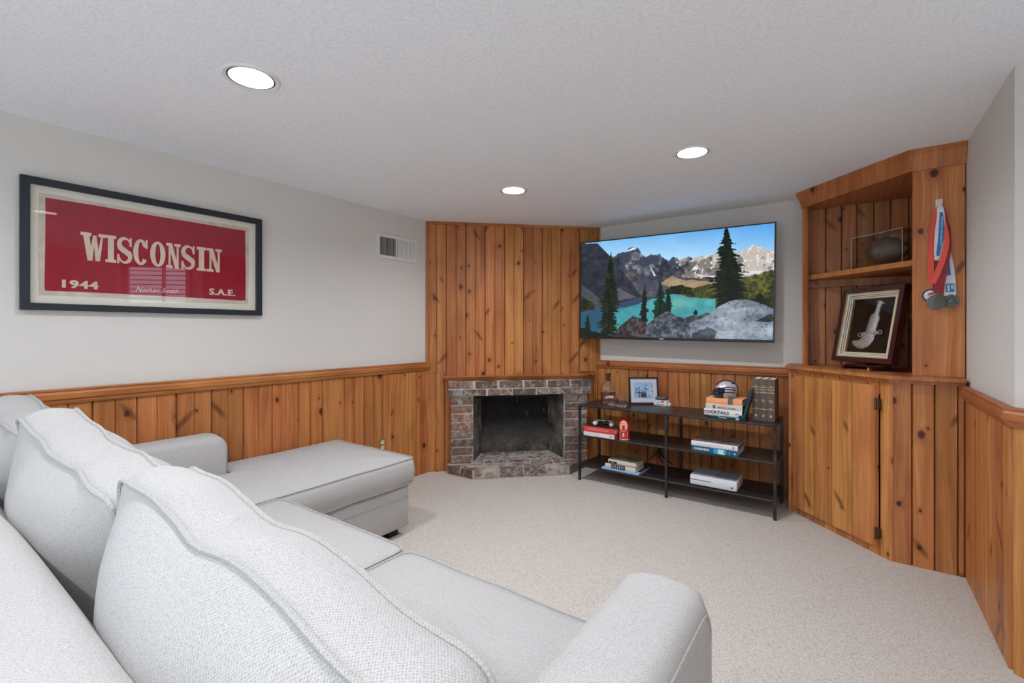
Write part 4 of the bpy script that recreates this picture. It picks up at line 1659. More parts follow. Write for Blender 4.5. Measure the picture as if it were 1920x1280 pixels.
# outlet plate and cords behind the console
pl = empty('brass_outlet', (-1.36, 4.174, 0.36), 'small brass outlet plate on back wall behind the console', 'outlet')
obj('plate', bx(-0.036, 0.036, -0.055, 0.055, 0, 0.004, r=0.0015, seg=1), M['brass'], pl, FB.P(-1.352, 0.0165, 0.352))
obj('receptacle', bx(-0.015, 0.015, -0.035, -0.008, 0.003, 0.007, r=0.002, seg=1), M['ivory'], pl, FB.P(-1.352, 0.0165, 0.352))
cd = empty('power_cord', (-1.34, 4.12, 0.14), 'black power plug and cords hanging behind the console', 'cord')
obj('plug', bx(-1.372, -1.335, 4.085, 4.165, 0.268, 0.312, r=0.006, seg=2), M['black'], cd)
for k, (dx, ex) in enumerate(((-0.01, -0.07), (0.006, 0.03), (0.015, 0.10))):
    pts = []
    for i in range(15):
        a = i / 14
        pts.append((-1.353 + dx + ex * a ** 2 + 0.012 * math.sin(a * 6 + k), 4.10 - 0.01 * k + 0.012 * math.sin(a * 4 + k), 0.285 - 0.145 * a))
    bm = bmesh.new()
    tube(bm, pts, 0.006, 6)
    obj('cord', bm, M['black'], cd, smooth=True)

# ================================================================== BOOKS
def cover(name, rgb, rough=0.5, var=0.04):
    return plain(name, C(*rgb), rough, var=var)


def book(name, s, t, z, L, D, Th, cov, label, group=None, rot=0.0, stand=False, page=None, soft=False, cat='book'):
    """Lying book: spine along local x at y = 0 facing the viewer, length L, depth D, thickness Th. stand: upright, spine forward."""
    if stand:
        W = Matrix.Translation((s, t, z)) @ Matrix.Rotation(rot, 4, 'Z')
        e = empty(name, (s, t, z), label, cat, group, rot)
        bm = bmesh.new()
        c = 0.0025
        box(bm, 0, c, 0, D, 0, L)
        box(bm, Th - c, Th, 0, D, 0, L)
        n = 6
        for k in range(n):
            a0, a1 = k / n, (k + 1) / n
            yb = lambda a: -0.004 * math.sin(PI * a)
            prism(bm, [(c + (Th - 2 * c) * a0, yb(a0)), (c + (Th - 2 * c) * a1, yb(a1)), (c + (Th - 2 * c) * a1, 0.003), (c + (Th - 2 * c) * a0, 0.003)], 0, L)
        obj('cover', bm, cov, e, W)
        obj('pages', bx(c, Th - c, 0.003, D - 0.004, 0.003, L - 0.004), page or M['paper'], e, W)
        return e, W
    W = Matrix.Translation((s, t, z)) @ Matrix.Rotation(rot, 4, 'Z')
    e = empty(name, (s, t, z), label, cat, group, rot)
    bm = bmesh.new()
    c = 0.0012 if soft else 0.003
    box(bm, 0, L, 0, D, 0, c)
    box(bm, 0, L, 0, D, Th - c, Th)
    n = 6
    bulge = 0.001 if soft else 0.004
    for k in range(n):
        a0, a1 = k / n, (k + 1) / n
        za, zb = c + (Th - 2 * c) * a0, c + (Th - 2 * c) * a1
        ya, yb = -bulge * math.sin(PI * a0), -bulge * math.sin(PI * a1)
        box(bm, 0, L, min(ya, yb), 0.004, za, zb)
    obj('cover', bm, cov, e, W)
    ins = 0.001 if soft else 0.005
    obj('pages', bx(ins, L - ins, 0.003, D - ins, c, Th - c), page or M['paper'], e, W)
    return e, W


def spine_text(e, W, s, x, z, size, mat, y=-0.0048, **k):
    Wt = W @ basis((1, 0, 0), (0, 0, 1), (0, -1, 0), (x, y, z))
    text_obj(s, size, Wt, mat, e, name='spine_lettering', **k)


def spine_patch(e, W, x0, x1, z0, z1, mat, name='spine_label', y=-0.0048):
    obj(name, bx(x0, x1, y, y + 0.002, z0, z1), mat, e, W)


M['ink_gold'] = plain('gold_foil', C(206, 186, 150), 0.5, 0.0)
M['ink_white'] = plain('white_ink', C(238, 238, 236), 0.6)
M['c_red'] = cover('red_cover', (226, 66, 72))
M['c_dark'] = cover('dark_jacket', (46, 36, 36), 0.35, 0.3)
M['c_olive'] = plain('olive_jacket', C(110, 108, 84), 0.5, var=0.75, vscale=30)
M['c_cream'] = cover('cream_cover', (216, 210, 196))
M['c_blue'] = cover('pale_blue_cover', (150, 190, 230))
M['c_peach'] = cover('peach_cloth', (240, 166, 120), 0.8)
M['c_brown'] = cover('brown_cloth', (98, 84, 76), 0.75, 0.08)
M['c_teal'] = cover('teal_jacket', (24, 96, 128), 0.35)
M['c_aerial'] = plain('aerial_photo_jacket', C(112, 102, 96), 0.35, var=0.55, vscale=22)
M['c_black'] = cover('black_cover', (26, 28, 32))
M['grey_ribbon'] = plain('grey_ribbon', C(104, 96, 92), 0.6)
M['cyan_print'] = plain('cyan_print', C(30, 168, 220), 0.4)
M['pale_print'] = plain('pale_print', C(206, 232, 238), 0.4)

# top of the console, right: bookend with the cocktail books
be = empty('bookend', (-0.62, 3.74, ZT), 'dark teal metal bookend leaning against brown volumes with its foot under cocktail books', 'bookend')
FBE = Face((0, 3.672), (0, -1))
Wb = Matrix.Translation((-0.845, 3.672, ZT))
foot = obj('foot', bx(0, 0.255, 0, 0.10, 0.0, 0.014, r=0.003, seg=1), M['teal'], be, Wb)
text_obj('EAGLES', 0.011, Wb @ basis((1, 0, 0), (0, 0, 1), (0, -1, 0), (0.10, -0.0008, 0.007)), M['silver_mat'], be, bold=0.0003, sx=1.5)
obj('emblem', bx(0.188, 0.212, -0.001, 0.001, 0.002, 0.012), M['silver_mat'], be, Wb)
tilt = math.atan2(0.052, 0.222)
Wu = Matrix.Translation((-0.607, 3.672, ZT + 0.004)) @ Matrix.Rotation(tilt, 4, 'Y')
obj('upright', bx(-0.010, 0.010, 0.0, 0.10, 0, 0.232, r=0.003, seg=1), M['teal'], be, Wu)
obj('foot_block', bx(-0.640, -0.598, 3.671, 3.772, ZT + 0.001, ZT + 0.034, r=0.005, seg=1), M['teal'], be)

zb = ZT + 0.0145
e, W = book('cocktail_book', -0.880, 3.700, zb, 0.262, 0.205, 0.047, M['paper_white'], 'thick white cocktails book at the bottom of the stack on the bookend', 'books stacked on the bookend', rot=-0.03, page=M['c_black'])
spine_text(e, W, 'COCKTAILS', 0.088, 0.025, 0.030, M['ink'], bold=0.001, sx=1.08)
spine_patch(e, W, 0.215, 0.240, 0.021, 0.026, M['ink'])
zb += 0.0475
e, W = book('drinks_book', -0.868, 3.704, zb, 0.252, 0.19, 0.040, M['c_cream'], 'cream mixing drinks book in the middle of the stack on the bookend', 'books stacked on the bookend', rot=-0.03, page=M['c_black'])
spine_text(e, W, 'THE FINE ART OF', 0.125, 0.028, 0.010, M['c_red'], sx=1.0)
spine_text(e, W, 'MIXING DRINKS', 0.145, 0.013, 0.017, M['grey_ribbon'], bold=0.0003)
spine_patch(e, W, 0.05, 0.068, 0.006, 0.030, M['grey_ribbon'])
zb += 0.0405
e, W = book('peach_book', -0.866, 3.706, zb, 0.248, 0.18, 0.040, M['c_peach'], 'peach cloth book with grey ribbon topmost of the stack on the bookend', 'books stacked on the bookend', rot=-0.03)
obj('ribbon', bx(0.152, 0.184, -0.006, 0.10, 0.0, 0.0412), M['grey_ribbon'], e, W, label='grey ribbon')
zb += 0.0415

# miniature helmet on the stack
M['helmet_shell'] = plain('helmet_silver', C(206, 208, 214), 0.25, 0.3, var=0.05)
M['helmet_red'] = plain('helmet_red', C(120, 30, 44), 0.3)
M['helmet_dark'] = plain('helmet_navy', C(34, 40, 54), 0.3)
hm = empty('mini_helmet', (-0.760, 3.785, zb), 'miniature silver and dark football helmet with teal chin guard on peach book', 'helmet')
Wh = Matrix.Translation((-0.745, 3.785, zb + 0.0555)) @ Matrix.Rotation(math.radians(32), 4, 'Z') @ Matrix.Scale(1.16, 4)
bm = bmesh.new()
bmesh.ops.create_uvsphere(bm, u_segments=32, v_segments=20, radius=1.0)
for v in bm.verts:
    x, y, z = v.co
    v.co = Vector((x * (0.073 if x > 0 else 0.066), y * 0.056, z * 0.058))
dele = [f for f in bm.faces if (f.calc_center_median().x < -0.030 and f.calc_center_median().z < 0.018) or f.calc_center_median().z < -0.040]
bmesh.ops.delete(bm, geom=dele, context='FACES')
bmesh.ops.solidify(bm, geom=bm.faces[:], thickness=0.003)
lb = bmesh.new()
bmesh.ops.create_uvsphere(lb, u_segments=24, v_segments=14, radius=1.0)
for v in lb.verts:
    v.co = Vector((v.co.x * 0.058 + 0.006, v.co.y * 0.050, v.co.z * 0.050 + 0.002))
bmesh.ops.delete(lb, geom=[f for f in lb.faces if f.calc_center_median().z < -0.038], context='FACES')
obj('liner', lb, M['helmet_dark'], hm, Wh, smooth=True, label='dark padded inside')
shell = obj('shell', bm, M['helmet_shell'], hm, Wh, smooth=True)


def on_shell(pts, r, mat, name):
    bm = bmesh.new()
    out = []
    for th, ph in pts:
        th, ph = math.radians(th), math.radians(ph)
        x, y, z = math.cos(ph) * math.cos(th), math.cos(ph) * math.sin(th), math.sin(ph)
        out.append((x * (0.074 if x > 0 else 0.067), y * 0.057, z * 0.059))
    tube(bm, out, r, 6)
    obj(name, bm, mat, shell, Wh, smooth=True)


on_shell([(a, 90 - abs(a)) for a in (-0.1, 0)] + [(0, 85 - 8 * k) for k in range(14)], 0.006, M['helmet_dark'], 'stripe')
on_shell([(180, 30 + 6 * k) for k in range(10)], 0.006, M['helmet_dark'], 'stripe')
for k, (mt, ph0) in enumerate((('helmet_red', 20), ('helmet_dark', 6), ('helmet_dark', -12))):
    on_shell([(-120 + 8 * i, ph0 + 4 * math.sin(i * .5)) for i in range(9)], 0.0032, M[mt], 'wing_decal')
on_shell([(-60 + 10 * i, 50) for i in range(5)], 0.004, M['helmet_dark'], 'stripe')
bm = bmesh.new()
for zz, rr in ((-0.004, 0.078), (-0.020, 0.082), (-0.034, 0.080)):
    tube(bm, [(-rr * math.cos(a), 0.054 * math.sin(a), zz) for a in [(-1.15 + 2.3 * i / 12) for i in range(13)]], 0.0036, 6)
for a in (-0.5, 0.0, 0.5):
    tube(bm, [(-0.078 * math.cos(a), 0.054 * math.sin(a), -0.002), (-0.080 * math.cos(a), 0.054 * math.sin(a), -0.036)], 0.0026, 6)
obj('face_guard', bm, M['helmet_dark'], hm, Wh, smooth=True)
bm = bmesh.new()
lathe(bm, [(0.001, -0.02), (0.022, -0.014), (0.030, 0.0), (0.022, 0.014), (0.001, 0.02)], 16, Mx=Matrix.Translation((-0.048, -0.012, -0.034)) @ Matrix.Diagonal((1.1, 1.2, 0.6, 1)))
obj('chin_guard', bm, M['teal'], hm, Wh, smooth=True, label='teal chin guard')
obj('pedestal', bx(-0.03, 0.05, -0.035, 0.035, -0.0475, -0.036, r=0.003, seg=1), M['helmet_shell'], hm, Wh)

# three brown volumes
for k in range(3):
    lab = ['leftmost of the three brown cloth volumes standing on the console', 'middle one of the three brown cloth volumes standing on the console', 'rightmost of the three brown cloth volumes standing on the console'][k]
    e, W = book('brown_volume', -0.560 + k * 0.0475, 3.745, ZT, 0.298, 0.225, 0.0468, M['c_brown'], lab, 'brown volumes', stand=True, page=M['paper'])
    for (txt, z, sz) in (('THE', 0.250, 0.008), ('COMPLETE', 0.240, 0.009), ('CALVIN', 0.224, 0.012), ('&', 0.214, 0.008), ('HOBBES', 0.203, 0.012), ('BOOK', 0.150, 0.008), (('ONE', 'TWO', 'THREE')[k], 0.140, 0.009), ('BILL', 0.093, 0.007), ('WATTERSON', 0.084, 0.0075)):
        spine_text(e, W, txt, 0.0234, z, sz, M['ink_gold'], y=-0.0045, bold=0.0003)
    spine_patch(e, W, 0.018, 0.029, 0.030, 0.046, M['ink_gold'], 'emblem', y=-0.0046)
    if k == 2:
        obj('cover_plate', bx(0.0468, 0.0474, 0.065, 0.125, 0.110, 0.215), M['grey_ribbon'], e, W)

# bottle and tumblers
bt = empty('whiskey_bottle', (-1.750, 3.900, ZT), 'flat round shouldered whiskey bottle with dark stopper at the console left end', 'bottle')
Wbt = Matrix.Translation((-1.748, 3.905, ZT + 0.0005)) @ Matrix.Rotation(math.radians(35), 4, 'Z') @ Matrix.Diagonal((1.0, 0.52, 1.0, 1.0))
prof = [(0.0, 0.0), (0.062, 0.0), (0.068, 0.006), (0.070, 0.05), (0.071, 0.10), (0.069, 0.13), (0.060, 0.158), (0.045, 0.178), (0.028, 0.190), (0.019, 0.196), (0.0175, 0.205), (0.0175, 0.225)]
inn = [(0.0145, 0.225), (0.0145, 0.202), (0.025, 0.186), (0.042, 0.174), (0.056, 0.155), (0.065, 0.129), (0.067, 0.10), (0.066, 0.05), (0.064, 0.012), (0.0, 0.010)]
bm = bmesh.new()
lathe(bm, prof + inn, 40)
obj('glass_body', bm, M['glass'], bt, Wbt, smooth=True)
bm = bmesh.new()
lathe(bm, [(0.0, 0.0102), (0.0638, 0.0122), (0.0657, 0.05), (0.0666, 0.094), (0.0, 0.094)], 40)
obj('whiskey', bm, M['whiskey'], bt, Wbt, smooth=True, label='amber whiskey filling the lower half')
bm = bmesh.new()
lathe(bm, [(0.0, 0.195), (0.0150, 0.195), (0.0150, 0.2255), (0.0182, 0.2255), (0.0182, 0.238), (0.021, 0.2385), (0.021, 0.262), (0.0, 0.263)], 24)
obj('stopper', bm, M['cork'], bt, Matrix.Translation((-1.748, 3.905, ZT + 0.0005)), smooth=True, label='dark stopper')
bm = bmesh.new()
n = 14
A = []
for k in range(n + 1):
    a = -PI / 2 - 0.75 + 1.5 * k / n
    A.append((bm.verts.new((0.0715 * math.cos(a), 0.0725 * math.sin(a), 0.040)), bm.verts.new((0.0722 * math.cos(a), 0.0732 * math.sin(a), 0.062))))
for k in range(n):
    bm.faces.new((A[k][0], A[k + 1][0], A[k + 1][1], A[k][1]))
obj('label', bm, M['paper_white'], bt, Matrix.Translation((-1.748, 3.905, ZT + 0.0005)) @ Matrix.Rotation(math.radians(25), 4, 'Z') @ Matrix.Diagonal((1.0, 0.52, 1.0, 1.0)))
for (x, y, r, h, lab) in ((-1.640, 3.765, 0.046, 0.098, 'faceted clear glass tumbler left of the other, by the bottle'), (-1.548, 3.735, 0.045, 0.104, 'faceted clear glass tumbler right of the other, by the photo')):
    e = empty('tumbler', (x, y, ZT), lab, 'glass', 'whiskey tumblers on the console')
    bm = bmesh.new()
    lathe(bm, [(0.0, 0.0), (r * 0.80, 0.0), (r * 0.92, 0.006), (r * 0.95, 0.03), (r, 0.036), (r * 1.02, h), (r * 0.95, h), (r * 0.90, 0.036), (r * 0.78, 0.026), (0.0, 0.026)], 12)
    obj('cup', bm, M['glass'], e, Matrix.Translation((x, y, ZT + 0.0004)))
    bm = bmesh.new()
    lathe(bm, [(r * 0.955, 0.004), (r * 1.01, 0.010), (r * 1.01, 0.026), (r * 0.955, 0.032)], 12)
    obj('cut_band', bm, M['glass'], e, Matrix.Translation((x, y, ZT + 0.0004)) @ Matrix.Rotation(PI / 12, 4, 'Z'))

# framed photo
pf = empty('framed_photo', (-1.455, 3.99, ZT), 'thin dark frame with white mat and snowy mountain group photo on the console', 'picture frame')
a_, b_ = Vector((-1.558, 3.915, 0)), Vector((-1.352, 4.070, 0))
ux = (b_ - a_).normalized()
nx_ = Vector((ux.y, -ux.x, 0))
Wpf = basis(ux, (0, 0, 1), nx_, (a_ + b_) / 2 + Vector((0, 0, ZT + 0.1195))) @ Matrix.Rotation(math.radians(-8), 4, 'X')
pw, ph_ = (b_ - a_).length, 0.232
obj('frame', frame_bm(pw, ph_, 0.013, 0.016), M['black'], pf, Wpf)
obj('mat', bx(-pw / 2 + 0.011, pw / 2 - 0.011, -ph_ / 2 + 0.011, ph_ / 2 - 0.011, 0.001, 0.006), M['silver_mat'], pf, Wpf)
o = obj('photo', picture_mesh('photo', pw * 0.66, ph_ * 0.60, paint_snow_group()), None, pf, Wpf @ Matrix.Translation((-0.004, 0.003, 0.0065)))
o.data.materials.append(M['print'])
obj('glass', bx(-pw / 2 + 0.011, pw / 2 - 0.011, -ph_ / 2 + 0.011, ph_ / 2 - 0.011, 0.0095, 0.0105), M['glass_pane'], pf, Wpf)
bm = bmesh.new()
box(bm, -0.03, 0.03, -ph_ / 2 + 0.012, 0.02, -0.002, 0.0, Mx=Matrix.Rotation(math.radians(0), 4, 'X'))
obj('easel_back', bm, M['black'], pf, Wpf)

# little stack beside the photo
M['card_grey'] = plain('card_grey', C(78, 84, 88), 0.4, var=0.3, vscale=80)
M['card_white'] = plain('card_white', C(224, 224, 226), 0.4, var=0.15, vscale=80)
sx_, sy_ = -1.305, 4.030
zz = ZT
for k, (w, d, hgt, mt, dx, lab) in enumerate(((0.118, 0.075, 0.024, 'card_white', 0, 'white boxed card deck at the bottom of the small pile beside the photo'),
                                               (0.105, 0.070, 0.022, 'card_white', 0.004, 'white and red card deck in the middle of the small pile'),
                                               (0.095, 0.066, 0.028, 'card_grey', -0.004, 'rounded dark grey case on top of the small pile'))):
    e = empty('card_deck' if k < 2 else 'small_case', (sx_ + dx, sy_, zz), lab, 'box', 'pile of small boxes beside the photo')
    Wc = Matrix.Translation((sx_ + dx, sy_, zz)) @ Matrix.Rotation(-0.15 + 0.06 * k, 4, 'Z')
    obj('body', bx(-w / 2, w / 2, -d / 2, d / 2, 0, hgt, r=0.0035 if k < 2 else 0.012, seg=3), M[mt], e, Wc, smooth=True)
    if k == 0:
        obj('stripe', bx(-w / 2 + 0.02, w / 2 - 0.02, -d / 2 - 0.0005, 0, 0.008, 0.016), M['grey_plastic'], e, Wc)
    elif k == 1:
        obj('stripe', bx(0.0, 0.030, -d / 2 - 0.0005, 0, 0.004, 0.018), M['c_red'], e, Wc)
    else:
        obj('clasp', bx(-0.02, 0.03, -d / 2 - 0.0008, 0, 0.008, 0.018), M['pewter'], e, Wc)
    zz += hgt + 0.0003
kn = empty('round_coin', (-1.238, 4.02, ZT), 'small round pale disc standing right of the little pile', 'disc')
bm = bmesh.new()
lathe(bm, [(0.0, 0.0), (0.014, 0.0), (0.016, 0.002), (0.016, 0.006), (0.014, 0.008), (0.0, 0.008)], 20)
obj('disc', bm, M['card_white'], kn, Matrix.Translation((-1.238, 4.015, ZT + 0.0163)) @ Matrix.Rotation(PI / 2, 4, 'X'), smooth=True)

# middle shelf left: two books, controller, painted figure
e, W = book('white_book', -1.862, 3.650, ZM + 0.0005, 0.285, 0.20, 0.036, M['paper_white'], 'white paperback under the red book on the middle shelf', 'books on the middle shelf', rot=-0.03, soft=True, page=M['c_red'])
spine_text(e, W, 'THE MARTINI  AND ITS MAKERS', 0.10, 0.018, 0.008, M['grey_plastic'], y=-0.0016)
spine_patch(e, W, 0.250, 0.262, 0.012, 0.024, M['ink'], y=-0.0016)
e, W = book('red_book', -1.856, 3.648, ZM + 0.0372, 0.280, 0.195, 0.045, M['c_red'], 'thick red book with dark jacket top under the game controller', 'books on the middle shelf', rot=-0.03, page=M['c_cream'])
obj('jacket_top', bx(0.001, 0.279, 0.002, 0.194, 0.0448, 0.0456), M['c_dark'], e, W)
spine_text(e, W, 'PERSONAL FAVORITES', 0.135, 0.024, 0.019, M['ink_gold'], bold=0.0002)
zc = ZM + 0.0372 + 0.0458
M['pad_white'] = plain('controller_white', C(228, 228, 234), 0.45)
gc = empty('game_controller', (-1.705, 3.735, zc), 'white and black game controller lying on the red book', 'game controller')
Wg = Matrix.Translation((-1.712, 3.742, zc + 0.022)) @ Matrix.Rotation(math.radians(8), 4, 'Z')
bm = bmesh.new()
box(bm, -0.052, 0.052, -0.030, 0.036, -0.008, 0.016, r=0.010, seg=3)
obj('body', bm, M['black'], gc, Wg, smooth=True)
for sgn in (-1, 1):
    bm = bmesh.new()
    pts = [(sgn * 0.050, 0.030, 0.010), (sgn * 0.064, 0.008, 0.006), (sgn * 0.071, -0.020, 0.001), (sgn * 0.073, -0.048, -0.004)]
    rad = [0.018, 0.0205, 0.019, 0.0165]
    rings = []
    lathe(bm, [(0.0, -0.020), (0.010, -0.018), (0.017, -0.010), (0.019, 0.004), (0.020, 0.03), (0.019, 0.055), (0.015, 0.070), (0.0, 0.076)], 20,
          Mx=Matrix.Translation((sgn * 0.072, -0.032, -0.002)) @ Matrix.Rotation(math.radians(sgn * 16), 4, 'Z') @ Matrix.Rotation(math.radians(-82), 4, 'X'))
    obj('grip', bm, M['pad_white'], gc, Wg, smooth=True, label='white grip')
bm = bmesh.new()
box(bm, -0.050, 0.050, 0.010, 0.040, 0.012, 0.020, r=0.004, seg=2)
obj('top_shell', bm, M['pad_white'], gc, Wg, smooth=True)
for x, y in ((-0.030, 0.020), (0.022, -0.002)):
    bm = bmesh.new()
    lathe(bm, [(0.0, 0.0), (0.005, 0.0), (0.005, 0.008), (0.009, 0.009), (0.009, 0.013), (0.0, 0.012)], 16, Mx=Matrix.Translation((x, y, 0.018)))
    obj('thumbstick', bm, M['black'], gc, Wg, smooth=True)

M['doll_red'] = plain('doll_red', C(200, 36, 50), 0.3, var=0.08)
M['doll_cream'] = plain('doll_cream', C(240, 196, 150), 0.35, var=0.06)
dl = empty('nesting_doll', (-1.506, 3.690, ZM), 'round topped red painted figure with number five on the middle shelf', 'figurine')
Wd = Matrix.Translation((-1.510, 3.696, ZM + 0.0004)) @ Matrix.Rotation(math.radians(13), 4, 'Z')
bm = bmesh.new()
lathe(bm, [(0.0, 0.0), (0.040, 0.0), (0.043, 0.006), (0.0425, 0.012)], 32)
obj('base_ring', bm, M['doll_cream'], dl, Wd, smooth=True)
bm = bmesh.new()
lathe(bm, [(0.0422, 0.011), (0.0435, 0.04), (0.0435, 0.08), (0.0435, 0.115), (0.041, 0.140), (0.034, 0.158), (0.022, 0.169), (0.010, 0.173), (0.0, 0.174)], 32)
body = obj('body', bm, M['doll_red'], dl, Wd, smooth=True)


def on_doll(pts, r, mat, name, R=0.0437):
    out = []
    for a, z in pts:
        th = -PI / 2 + a
        rr = R if z < 0.115 else math.sqrt(max(0.0001, 1 - ((z - 0.115) / 0.0605) ** 2)) * R
        out.append((rr * math.cos(th), rr * math.sin(th), z))
    bm = bmesh.new()
    tube(bm, out, r, 6)
    obj(name, bm, mat, body, Wd, smooth=True)


bm = bmesh.new()
lathe(bm, [(0.0, 0.006), (0.024, 0.005), (0.031, 0.0), (0.0, -0.02)], 24, Mx=Matrix.Translation((0, -0.0375, 0.118)) @ Matrix.Rotation(PI / 2, 4, 'X') @ Matrix.Diagonal((0.95, 1.25, 0.9, 1)))
obj('face', bm, M['doll_cream'], body, Wd, smooth=True)
on_doll([(0.78 * math.cos(k / 24 * 2 * PI), 0.118 + 0.042 * math.sin(k / 24 * 2 * PI)) for k in range(25)], 0.0026, M['doll_cream'], 'hood_trim')
for z, w in ((0.138, 0.42), (0.120, 0.40), (0.104, 0.30)):
    bm = bmesh.new()
    tube(bm, [(-0.020 * w * 2.2, -0.0435, z), (0, -0.0450, z + 0.003), (0.020 * w * 2.2, -0.0435, z)], 0.0022, 6)
    obj('painted_line', bm, M['doll_red'], body, Wd)
text_obj('5', 0.036, Wd @ basis((1, 0, 0), (0, 0, 1), (0, -1, 0), (0, -0.0440, 0.044)), M['ink_white'], body, name='number', bold=0.0016)
on_doll([(-0.75, 0.015 + 0.006 * k) for k in range(11)], 0.0020, M['doll_cream'], 'side_stripe')
on_doll([(0.75, 0.015 + 0.006 * k) for k in range(11)], 0.0020, M['doll_cream'], 'side_stripe')

# middle shelf right
e, W = book('overview_book', -0.955, 3.648, ZM + 0.0005, 0.318, 0.255, 0.042, M['c_teal'], 'large teal overview book under the white photo book on the middle shelf', 'books on the middle shelf', rot=-0.02)
spine_text(e, W, 'OVERVIEW', 0.072, 0.022, 0.022, M['ink_white'], bold=0.0006)
spine_patch(e, W, 0.155, 0.185, 0.003, 0.039, M['cyan_print'])
spine_patch(e, W, 0.185, 0.232, 0.004, 0.038, M['pale_print'])
spine_patch(e, W, 0.222, 0.242, 0.010, 0.034, M['cyan_print'], y=-0.0052)
spine_patch(e, W, 0.293, 0.303, 0.016, 0.026, M['ink_white'])
spine_patch(e, W, 0.262, 0.264, 0.010, 0.030, M['ink_white'])
e, W = book('photo_book', -0.960, 3.650, ZM + 0.0430, 0.322, 0.250, 0.036, M['paper_white'], 'large white spined photo book with brown aerial cover on the overview book', 'books on the middle shelf', rot=-0.02, page=M['c_aerial'])
obj('jacket_top', bx(0.001, 0.321, 0.001, 0.249, 0.0358, 0.0366), M['c_aerial'], e, W)
spine_text(e, W, 'THE EARTH FROM ABOVE: A NEW PERSPECTIVE', 0.13, 0.017, 0.0085, M['grey_plastic'])
spine_patch(e, W, 0.288, 0.300, 0.010, 0.028, M['grey_plastic'])

# lower shelf
e, W = book('blue_book', -1.690, 3.645, ZL + 0.0005, 0.325, 0.245, 0.013, M['c_blue'], 'thin pale blue book at the bottom of the pile on the lowest shelf', 'books on the lowest shelf', rot=-0.03)
obj('jacket_top', bx(0.001, 0.324, 0.05, 0.244, 0.0128, 0.0135), M['c_black'], e, W)
e, W = book('library_book', -1.664, 3.660, ZL + 0.0145, 0.268, 0.185, 0.036, M['c_cream'], 'cream book with black spine band in the middle of lowest pile', 'books on the lowest shelf', rot=-0.03)
obj('jacket_top', bx(0.001, 0.267, 0.001, 0.184, 0.0358, 0.0364), M['c_black'], e, W)
spine_patch(e, W, 0.055, 0.178, 0.001, 0.035, M['ink'])
for k in range(7):
    spine_patch(e, W, 0.064 + 0.016 * k, 0.067 + 0.016 * k, 0.006, 0.030, M['ink_white'], 'spine_lettering', y=-0.0054)
e, W = book('olive_book', -1.640, 3.668, ZL + 0.0515, 0.245, 0.170, 0.034, M['c_cream'], 'olive and cream jacketed book topmost of the lowest pile', 'books on the lowest shelf', rot=-0.03)
obj('jacket_top', bx(0.001, 0.244, 0.001, 0.169, 0.0338, 0.0346), M['c_olive'], e, W)
spine_patch(e, W, 0.004, 0.080, 0.004, 0.020, M['ink'])
spine_text(e, W, 'FIELD', 0.042, 0.012, 0.009, M['ink_white'], y=-0.0056)

gx = empty('game_console', (-0.80, 3.78, ZL), 'flat white game console with grey top on the lowest shelf', 'game console')
Wx = Matrix.Translation((-0.972, 3.662, ZL + 0.006)) @ Matrix.Rotation(-0.01, 4, 'Z')
M['console_white'] = plain('console_white', C(226, 228, 236), 0.4)
obj('body', bx(0, 0.325, 0, 0.235, 0, 0.070, r=0.004, seg=2), M['console_white'], gx, Wx, smooth=True)
obj('top_half', bx(0.008, 0.165, 0.018, 0.228, 0.0695, 0.0715), M['grey_plastic'], gx, Wx)
obj('top_vent', bx(0.167, 0.317, 0.018, 0.228, 0.0695, 0.0710), plain('vent_grey', C(132, 136, 142), 0.5), gx, Wx)
obj('disc_slot', bx(0.004, 0.150, -0.0008, 0.004, 0.036, 0.040), M['black'], gx, Wx)
bm = bmesh.new()
lathe(bm, [(0.0, 0.001), (0.006, 0.001), (0.0062, -0.003)], 20)
obj('power_button', bm, M['ink'], gx, Wx @ basis((1, 0, 0), (0, 0, 1), (0, -1, 0), (0.292, 0.0, 0.022)))
obj('base', bx(0.02, 0.305, 0.02, 0.22, -0.0055, 0.001), M['black'], gx, Wx)

# ================================================================== BOOKCASE CONTENTS
FA = Face(FC.pt(0, -0.205)[:2], (-R2, -R2))
cs0, cs1, cdp, chh = 0.286, 0.632, 0.175, 0.205
case = empty('football_case', FA.pt(0.46, -0.09, ZS), 'clear acrylic display case holding a football on the bookcase shelf', 'display case')
for nm, a in (('front_pane', (cs0, cs1, 0, 0.003, 0.006, chh)), ('back_pane', (cs0, cs1, cdp - 0.003, cdp, 0.006, chh)), ('side_pane', (cs0, cs0 + 0.003, 0.003, cdp - 0.003, 0.006, chh)), ('side_pane', (cs1 - 0.003, cs1, 0.003, cdp - 0.003, 0.006, chh)), ('top_pane', (cs0, cs1, 0, cdp, chh, chh + 0.003))):
    obj(nm, bx(*a, Mx=FA.M(0, 0, ZS)), M['acrylic'], case)
obj('case_base', bx(cs0 - 0.004, cs1 + 0.004, -0.004, cdp + 0.004, 0.0005, 0.006, Mx=FA.M(0, 0, ZS)), M['black'], case)
bm = bmesh.new()
for s in (cs0, cs1 - 0.0025):
    box(bm, s, s + 0.0025, -0.001, 0.0015, 0.006, chh + 0.003, Mx=FA.M(0, 0, ZS))
box(bm, cs0, cs1, -0.001, 0.001, chh + 0.001, chh + 0.0035, Mx=FA.M(0, 0, ZS))
obj('pane_edge', bm, M['acrylic_edge'], case)
fb = empty('football', FA.pt(0.46, -0.09, ZS + 0.01), 'dark leather football inside the clear display case', 'football')
bm = bmesh.new()
prof = []
for k in range(25):
    a = -1 + 2 * k / 24
    prof.append((0.089 * max(0.0, (1 - abs(a) ** 1.85)) ** 0.95, a * 0.142))
lathe(bm, prof, 36)
Wf = FA.M(0.458, -0.0875, ZS + 0.104) @ Matrix.Rotation(math.radians(4), 4, 'Y') @ Matrix.Rotation(PI / 2, 4, 'Y')
